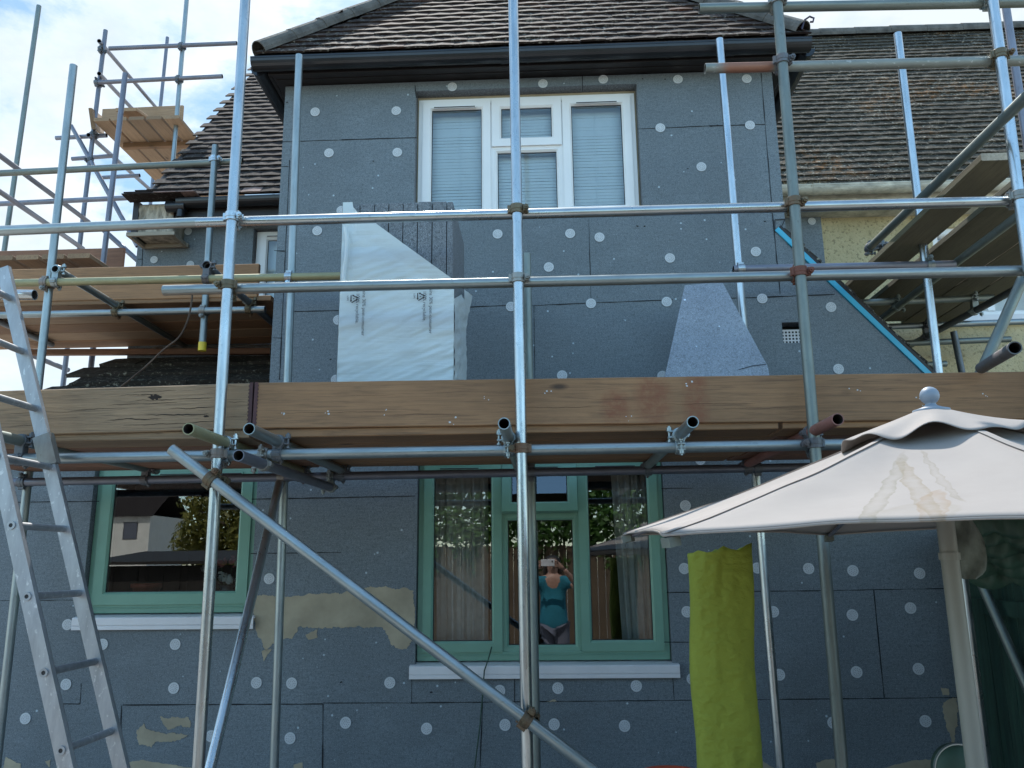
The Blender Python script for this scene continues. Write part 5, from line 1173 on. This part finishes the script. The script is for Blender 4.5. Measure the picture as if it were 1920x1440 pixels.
# lime woven sack standing up
sk0 = [(1290, 1040), (1294, 1032), (1312, 1036), (1330, 1034), (1340, 1024), (1356, 1030), (1372, 1032), (1392, 1022), (1404, 1018)]
YS = 3.1; rows = []; NZ = 170; NC = 120
for j in range(NZ + 1):
    f = j / NZ; xl = 1290 + 22 * f ** 1.2 + 3 * math.sin(f * 11); xr = 1405 + 26 * f + 3 * math.sin(f * 9 + 1); py = 1034 + (1560 - 1034) * f; row = []
    for i in range(NC):
        t = 2 * math.pi * i / NC; u = (1 - math.cos(t)) / 2; s = math.sin(t)
        depth = .085 * (-s if True else 0); px = xl + (xr - xl) * u
        top = 0
        if j == 0:
            k = u * 8; k0 = int(min(7, k)); top = (sk0[k0][1] + (sk0[k0 + 1][1] - sk0[k0][1]) * (k - k0)) - 1034 + (5 if s < 0 else 0)
        yy = YS + depth * (1 if s > 0 else 1) * (abs(s) ** -.3 if abs(s) > .05 else 1) * .8
        p = at(px, py + top, y=YS); wv = .010 * noise.noise(V((px * .03, py * .010, s))) + .0045 * noise.noise(V((px * .05 + py * .01, py * .06, s))) + .0035 * noise.noise(V((px * .10, py * .13, s + 3)))
        rows_y = yy + wv; row.append(V((p.x, rows_y, p.z)))
    rows.append(row)
zmin = rows[-1][0].z
mb = MB(); mb.rings(rows); ext = [V((p.x, p.y, 0.004)) for p in rows[-1]]; mb.rings([rows[-1], ext]); 
bo = tag(mb.build('woven_sack', M['bag'], None, V((at(1360, 1440, y=YS).x, YS, 0))), 'tall lime green woven plastic sack standing in front of the wall', 'sack')
sm = bo.modifiers.new('thick', 'SOLIDIFY'); sm.thickness = .002
mb = MB(); cxs = (ext[0].x + ext[NC // 2].x) / 2
mb.rings([[V((cxs + r_ * math.cos(2 * math.pi * i / 20) * .09, YS + r_ * math.sin(2 * math.pi * i / 20) * .05, z)) for i in range(20)] for r_, z in ((.9, .01), (1, .3), (.95, .9), (.8, 1.45), (.1, 1.5))]); mb.build('sack_contents', M['bag'], bo)
# round black lid at the bottom right, red tub, wire
c = at(1800, 1445, y=2.75); mb = MB()
mb.rings([[V((c.x + .075 * r_ * math.cos(2 * math.pi * i / 32), c.y - h, c.z + .075 * r_ * math.sin(2 * math.pi * i / 32))) for i in range(32)] for r_, h in ((0.001, .03), (.5, .028), (.9, .016), (1, .006), (1.0, -.03), (.9, -.03), (.001, -.03))]); lid = mb.build('round_lid', M['tarp'], None, V((c.x, c.y, 0)))
mb = MB(); mb.ring(c, (0, 1, 0), .0745, .0785, .012, 0, 32); mb.build('rim', M['galv2'], lid, V((c.x, c.y, 0))).location = (0, 0, 0)
mb = MB(); mb.cyl((c.x, c.y + .03, 0), (c.x, c.y + .03, c.z - .05), .02, 12); mb.build('stand', M['gasket'], lid, V((c.x, c.y, 0))).location = (0, 0, 0)
tag(lid, 'round black lid with pale rim at the bottom right below the parasol pole', 'lid')
c = at(1260, 1466, y=4.3); mb = MB(); mb.rings([[V((c.x + r_ * math.cos(2 * math.pi * i / 24), 4.3 + r_ * math.sin(2 * math.pi * i / 24), z)) for i in range(24)] for r_, z in ((0, .003), (.12, .003), (.15, c.z + .03), (.158, c.z + .033), (.158, c.z + .04), (.14, c.z + .04), (.12, .2), (0, .2))]); tag(mb.build('tub', M['redplastic'], None, V((c.x, 4.3, 0))), 'red plastic tub with only its rim showing at the bottom edge', 'tub')
mb = MB(); pts = [(922, 1213), (916, 1235), (908, 1258), (905, 1300), (900, 1360), (890, 1440), (884, 1500)]
mb.path([at(px, py, y=4.94 if py > 1230 else 4.99) for px, py in pts], .004, 7); tag(mb.build('cable', M['tarp'], None, at(905, 1300, y=4.94)), 'thin dark cable hanging from the big green window over its sill', 'cable')
mb = MB(); pts = [(361, 548), (357, 580), (349, 608), (334, 634), (306, 656), (270, 690), (228, 724), (205, 742)]
P2 = [at(px, py, y=4.55 + .02 * i) for i, (px, py) in enumerate(pts)]
sp = []
for i in range(len(P2) - 1):
    for k in range(4): 
        a, b_, c_, d_ = P2[max(i - 1, 0)], P2[i], P2[i + 1], P2[min(i + 2, len(P2) - 1)]; t = k / 4
        sp.append(.5 * ((2 * b_) + (c_ - a) * t + (2 * a - 5 * b_ + 4 * c_ - d_) * t * t + (3 * b_ - a - 3 * c_ + d_) * t ** 3))
mb.path(sp + [P2[-1]], .0055, 7); tag(mb.build('hose', M['bark'], None, P2[3]), 'thin brown hose hanging from the left upper deck to the toe board', 'hose')
# ------------------------------------------------------------------ behind the camera: garden, seen only in the window glass
def leaves(mb, c, rad, n, size, rr):
    for _ in range(n):
        d = V((rr.gauss(0, 1), rr.gauss(0, 1), rr.gauss(0, 1))).normalized(); r_ = rr.random() ** .4
        p = V(c) + V((d.x * rad[0], d.y * rad[1], d.z * rad[2])) * r_; nrm = (d + V((rr.gauss(0, .6), rr.gauss(0, .6), rr.gauss(.3, .6)))).normalized(); a = nrm.orthogonal().normalized(); b_ = nrm.cross(a); t = rr.uniform(0, 6.28); u = a * math.cos(t) + b_ * math.sin(t); w = nrm.cross(u); s = size * rr.uniform(.6, 1.3)
        mb.face([p - u * s, p + w * s * .5, p + u * s, p - w * s * .5])
gf = empty('garden_fence', (0, -3, 0), 'tall brown timber garden fence reflected in the big green window', 'fence')
mb = MB(); x = -2.1
while x < 9:
    mb.box((x, -3.0 + rj.uniform(0, .01), .05), (x + .115, -2.985 + rj.uniform(.011, .02), 1.86 + rj.uniform(-.01, .01))); x += .12
mb.build('fence_boards', M['fence'], gf)
for i in range(4):
    mb = MB(); mb.box((-.2 + i * 3, -3.12, 0), (-.1 + i * 3, -3.02, 1.95)); mb.build('post', M['fence'], gf)
sh_ = empty('added_dark_shed', (-4.6, -4, 0), 'low dark shed added to darken the lower reflection in the small green window', 'shed')  # added shed, replaces shaded fence to keep the small window's lower reflection dark
M['shed'] = plain('shade_dark_shed_boards', (.022, .018, .014), .8, 0, .35, 5, .3, (7, 7, .6))  # near-black colour puts the shade of the fence into the boards
mb = MB(); x = -7.4
while x < -2.25: mb.box((x, -3.3, .02), (x + .135, -3.27 + rj.uniform(0, .012), 1.62)); x += .14
mb.box((-7.4, -5, .02), (-2.2, -3.301, 1.6)); mb.build('wall', M['shed'], sh_)
mb = MB(); mb.hexa([V(p) for p in ((-7.6, -3.1, 1.64), (-2.1, -3.1, 1.64), (-2.1, -5.2, 1.84), (-7.6, -5.2, 1.84), (-7.6, -3.1, 1.69), (-2.1, -3.1, 1.69), (-2.1, -5.2, 1.89), (-7.6, -5.2, 1.89))]); mb.build('roof', M['shed'], sh_)
iv = empty('ivy', (0, -3.1, 0), 'mass of bright green ivy spilling over the garden fence, reflected in the window', 'ivy')
mb = MB(); rr = random.Random(5)
for k in range(60):
    x = -3.6 + k * .12; leaves(mb, (x, -3.0 + rr.uniform(-.15, .1), 2.14 + rr.uniform(-.14, .14)), (.3, .22, .36), 150, .058, rr)
    leaves(mb, (x, -3.5 + rr.uniform(-.2, .1), 2.75 + rr.uniform(-.15, .2)), (.35, .3, .42), 110, .07, rr)
    if rr.random() < .35: leaves(mb, (x, -2.93, 1.72), (.12, .06, .28), 25, .045, rr)
mb.build('foliage', M['ivy'], iv)
mb = MB()
for k in range(8): mb.path([V((-3.3 + k * .95, -3.25, 0)), V((-3.2 + k * .95, -3.2, 1)), V((-3.2 + k * .95, -3.1, 2.2))], [.03, .025, .012], 6)
mb.build('stem', M['bark'], iv)
def tree(label, x, y, h, r_, mat, seed):
    rr = random.Random(seed); t = empty('tree', (x, y, 0), label, 'tree', 'garden trees reflected in the small green window')
    mb = MB(); mb.path([V((x, y, 0)), V((x + .1, y, h * .3)), V((x, y + .1, h * .6)), V((x, y, h * .9))], [.16, .12, .08, .03], 10)
    for k in range(9):
        a = rr.uniform(0, 6.28); z = h * rr.uniform(.3, .7); mb.path([V((x, y, z)), V((x + math.cos(a) * r_ * .5, y + math.sin(a) * r_ * .5, z + .3)), V((x + math.cos(a) * r_ * .85, y + math.sin(a) * r_ * .85, z + .7))], [.06, .04, .012], 6)
    mb.build('trunk', M['bark'], t); mb = MB()
    for k in range(60):
        a = rr.uniform(0, 6.28); q = rr.random() ** .5 * r_; leaves(mb, (x + math.cos(a) * q, y + math.sin(a) * q, h * .62 + rr.uniform(-.34, .34) * h), (.5, .5, .42), 150, .1, rr)
    mb.build('crown', mat, t)
tree('bushy yellow green tree reflected in the middle of the small green window', -8.9, -14, 4.4, 1.75, M['leafy'], 1)
tree('yellow green tree reflected at the right of the small green window', -5.6, -13, 4.2, 1.8, M['leafy'], 2)
wh = empty('white_house', (-31, -50, 0), 'small white house with one window reflected in the small green window', 'house')
mb = MB(); mb.box((-34, -56, 0), (-29.6, -50, 5.4)); mb.build('wall', M['cream'], wh)
mb = MB(); mb.face([(-34.3, -49.7, 5.3), (-29.3, -49.7, 5.3), (-29.3, -53, 7.6), (-34.3, -53, 7.6)]); mb.face([(-34.3, -56.3, 5.3), (-34.3, -53, 7.6), (-29.3, -53, 7.6), (-29.3, -56.3, 5.3)]); mb.build('roof', M['tilefar'], wh)
mb = MB(); frame_rect(mb, -31.6, -30.5, 3.6, 4.9, .08, -49.98, -49.9); mb.v = [V((v.x, -100 - v.y + .02, v.z)) for v in mb.v]; wf = mb.build('window', M['upvc'], wh)
mb = MB(); mb.face([(-31.55, -49.97, 3.65), (-30.55, -49.97, 3.65), (-30.55, -49.97, 4.85), (-31.55, -49.97, 4.85)][::-1]); mb.build('pane', M['mauve'], wf)
# the photographer, seen in the middle pane
pe = empty('person', (.06, -.42, 0), 'person in a teal shirt holding up a white phone, reflected in the big green window', 'person')
def skin(name, verts, edges, radii, root, mat, parent, sub=2):
    me = bpy.data.meshes.new(name); me.from_pydata([tuple(V(v) - V(parent.location)) for v in verts], edges, []); o = bpy.data.objects.new(name, me); C.objects.link(o); o.parent = parent
    sk = o.modifiers.new('skin', 'SKIN'); sk.use_smooth_shade = True
    for i, d in enumerate(me.skin_vertices[0].data): r_ = radii[i]; d.radius = r_ if isinstance(r_, tuple) else (r_, r_); d.use_root = (i == root)
    s = o.modifiers.new('sub', 'SUBSURF'); s.levels = sub; s.render_levels = sub; me.materials.append(mat); return o
bx, by = .06, -.42
vs = [(bx, by, .92), (bx, by, 1.08), (bx, by - .01, 1.25), (bx, by, 1.38), (bx, by, 1.46), (bx, by + .01, 1.56), (bx, by + .01, 1.66),
      (bx + .19, by, 1.37), (bx + .33, by + .16, 1.28), (bx + .14, by + .31, 1.52), (bx - .19, by, 1.37), (bx - .33, by + .16, 1.28), (bx - .2, by + .31, 1.52),
      (bx + .1, by, .86), (bx + .12, by + .02, .48), (bx + .12, by - .02, .08), (bx + .12, by + .12, .04), (bx - .1, by, .86), (bx - .12, by + .02, .48), (bx - .12, by - .02, .08), (bx - .12, by + .12, .04)]
es = [(0, 1), (1, 2), (2, 3), (3, 4), (4, 5), (5, 6), (3, 7), (7, 8), (8, 9), (3, 10), (10, 11), (11, 12), (0, 13), (13, 14), (14, 15), (15, 16), (0, 17), (17, 18), (18, 19), (19, 20)]
rs = [(.15, .11), (.135, .1), (.15, .105), (.15, .095), .055, (.085, .1), (.075, .09), .06, .043, .03, .06, .043, .03, .09, .06, .042, .035, .09, .06, .042, .035]
skin('body', vs, es, rs, 0, M['skin'], pe)
skin('tshirt', [(bx, by, .70), (bx, by, 1.08), (bx, by - .01, 1.25), (bx, by, 1.385), (bx, by, 1.43), (bx + .2, by, 1.37), (bx + .275, by + .09, 1.33), (bx - .2, by, 1.37), (bx - .275, by + .09, 1.33)], [(0, 1), (1, 2), (2, 3), (3, 4), (3, 5), (5, 6), (3, 7), (7, 8)],
     [(.215, .16), (.175, .132), (.178, .13), (.17, .115), .075, .078, .07, .078, .07], 0, M['teal'], pe)
skin('trousers', [(bx, by, .95), (bx + .085, by, .84), (bx + .1, by + .02, .48), (bx + .11, by - .02, .1), (bx - .085, by, .84), (bx - .1, by + .02, .48), (bx - .11, by - .02, .1)], [(0, 1), (1, 2), (2, 3), (0, 4), (4, 5), (5, 6)], [(.2, .15), .13, .095, .08, .125, .095, .08], 0, M['denim'], pe)
skin('hair', [(bx, by - .04, 1.50), (bx, by - .055, 1.60), (bx, by - .02, 1.70), (bx + .075, by - .03, 1.6), (bx + .09, by - .03, 1.44), (bx - .075, by - .03, 1.6), (bx - .09, by - .03, 1.44)], [(0, 1), (1, 2), (1, 3), (3, 4), (1, 5), (5, 6)], [.07, .075, .075, .04, .035, .04, .035], 1, M['hair'], pe)
mb = MB()
for s in (-1, 1): mb.cyl((bx + s * .032, by + .085, 1.615), (bx + s * .032, by + .112, 1.615), .011, 12)
mb.build('eyes', M['gasket'], pe)
mb = MB(); mb.path([V((bx, by + .1, 1.625)), V((bx, by + .127, 1.59)), V((bx, by + .11, 1.578))], [.008, .014, .008], 8); mb.bar((bx - .024, by + .105, 1.545), (bx + .024, by + .105, 1.545), .01, .01); mb.build('nose_and_mouth', M['skin'], pe)
# hands close round the phone, five fingers each
for s, hx in ((1, .115), (-1, -.115)):
    hz = 1.585; hy = -.055; W0 = V((bx + s * .14 if s > 0 else bx - .2, by + .31, 1.52))
    verts = [W0, V((hx + s * .02, hy - .03, hz - .015))]; ed = [(0, 1)]; rad = [.03, (.034, .022)]
    for k in range(4):
        b0 = V((hx + s * .006, hy - .012, hz + .03 - k * .02)); n = len(verts); ln = (.05, .055, .052, .042)[k]
        verts += [b0, b0 + V((-s * ln * .35, .045, .003)), b0 + V((-s * ln * .75, .052, .004))]; ed += [(1, n), (n, n + 1), (n + 1, n + 2)]; rad += [.0105, .009, .0078]
    n = len(verts); verts += [V((hx - s * .0, hy - .03, hz - .045)), V((hx - s * .03, hy - .005, hz - .05)), V((hx - s * .055, hy + .0, hz - .03))]; ed += [(1, n), (n, n + 1), (n + 1, n + 2)]; rad += [.013, .011, .009]
    skin('hand', verts, ed, rad, 1, M['skin'], pe, 1)
ph = MB(); ph.box((-.085, -.026, 1.557), (.085, -.017, 1.64)); po = ph.build('mobile_phone', M['phone'], None, V((0, -.022, 1.6)), .004)
mb = MB(); mb.box((-.08, -.0275, 1.562), (.08, -.0262, 1.635)); mb.build('screen', M['gasket'], po, V((0, -.022, 1.6))).location = (0, 0, 0)
mb = MB(); mb.cyl((.055, -.0165, 1.615), (.055, -.012, 1.615), .009, 14); mb.build('lens', M['gasket'], po, V((0, -.022, 1.6))).location = (0, 0, 0)
tag(po, 'white phone held up sideways by the person reflected in the big window', 'phone')
# ------------------------------------------------------------------ light, sky, camera
SUN_EL, SUN_AZ = 58, -14      # high behind the house, a little to the left
sv = V((math.sin(R(SUN_AZ)) * math.cos(R(SUN_EL)), math.cos(R(SUN_AZ)) * math.cos(R(SUN_EL)), math.sin(R(SUN_EL))))
ls = bpy.data.lights.new('sun', 'SUN'); ls.energy = 2.15; ls.angle = R(.53); ls.color = (1, .955, .89)
so = bpy.data.objects.new('sun', ls); C.objects.link(so); so.rotation_mode = 'QUATERNION'; so.rotation_quaternion = sv.to_track_quat('Z', 'Y'); so.location = sv * 40
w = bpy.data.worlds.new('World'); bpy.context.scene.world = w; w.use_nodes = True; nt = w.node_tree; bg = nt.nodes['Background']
sky = nt.nodes.new('ShaderNodeTexSky'); sky.sky_type = 'NISHITA'; sky.sun_disc = False; sky.sun_elevation = R(SUN_EL); sky.sun_rotation = R(SUN_AZ); sky.air_density = 1.0; sky.dust_density = .6; sky.ozone_density = 1.6
tc = nt.nodes.new('ShaderNodeTexCoord'); mp = nt.nodes.new('ShaderNodeMapping'); mp.inputs['Scale'].default_value = (1, 1, 1.9); mp.inputs['Location'].default_value = (2.55, .1, .5); nt.links.new(tc.outputs['Generated'], mp.inputs[0])
n1 = tex(nt, mp.outputs[0], 2.9, 10, .6, .25); n2 = tex(nt, mp.outputs[0], 9, 8, .6)
sx = nt.nodes.new('ShaderNodeSeparateXYZ'); nt.links.new(tc.outputs['Generated'], sx.inputs[0])
cov = nt.nodes.new('ShaderNodeMapRange'); cov.inputs[1].default_value = -1; cov.inputs[2].default_value = 1; cov.inputs[3].default_value = -.15; cov.inputs[4].default_value = .05; nt.links.new(sx.outputs['Y'], cov.inputs[0])
ad = nt.nodes.new('ShaderNodeMath'); nt.links.new(mix(nt, .25, n1, n2), ad.inputs[0]); nt.links.new(cov.outputs[0], ad.inputs[1])
cl = ramp(nt, ad.outputs[0], [(.47, 0), (.54, .6), (.62, 1)])
sh = ramp(nt, n1, [(.35, (5.6, 6.3, 6.9)), (.5, (7.6, 7.8, 7.9)), (.62, (5.4, 5.9, 6.2))])
skc = ramp(nt, sx.outputs['Z'], [(0, (.95, 1.02, .98)), (.6, (.9, 1.1, 1.02))])
lum = nt.nodes.new('ShaderNodeMapRange'); lum.inputs[1].default_value = -.3; lum.inputs[2].default_value = .65; lum.inputs[3].default_value = 1.4; lum.inputs[4].default_value = .54; nt.links.new(sx.outputs['Y'], lum.inputs[0])  # sky dimmed ahead and brightened behind the camera as added fill for the wall
allsky = mix(nt, cl, mix(nt, 1., sky.outputs[0], skc, 'MULTIPLY'), sh)
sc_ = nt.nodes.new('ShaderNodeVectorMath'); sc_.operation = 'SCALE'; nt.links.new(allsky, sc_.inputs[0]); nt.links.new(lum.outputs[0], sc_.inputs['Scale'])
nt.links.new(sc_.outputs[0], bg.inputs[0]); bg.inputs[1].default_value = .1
cam = bpy.data.cameras.new('camera'); co = bpy.data.objects.new('camera', cam); C.objects.link(co)
cam.sensor_width = 36; cam.sensor_fit = 'HORIZONTAL'; cam.lens = F / 1920 * 36; cam.clip_start = .005; cam.clip_end = 600
co.matrix_world = Matrix.Translation(CAM) @ Matrix((Xc, Yc, Zc)).to_4x4()
sc = bpy.context.scene; sc.camera = co
sc.view_settings.view_transform = 'Standard'; sc.view_settings.look = 'None'; sc.view_settings.exposure = 1.65; sc.view_settings.gamma = 1
sc.cycles.max_bounces = 8; sc.cycles.transparent_max_bounces = 12
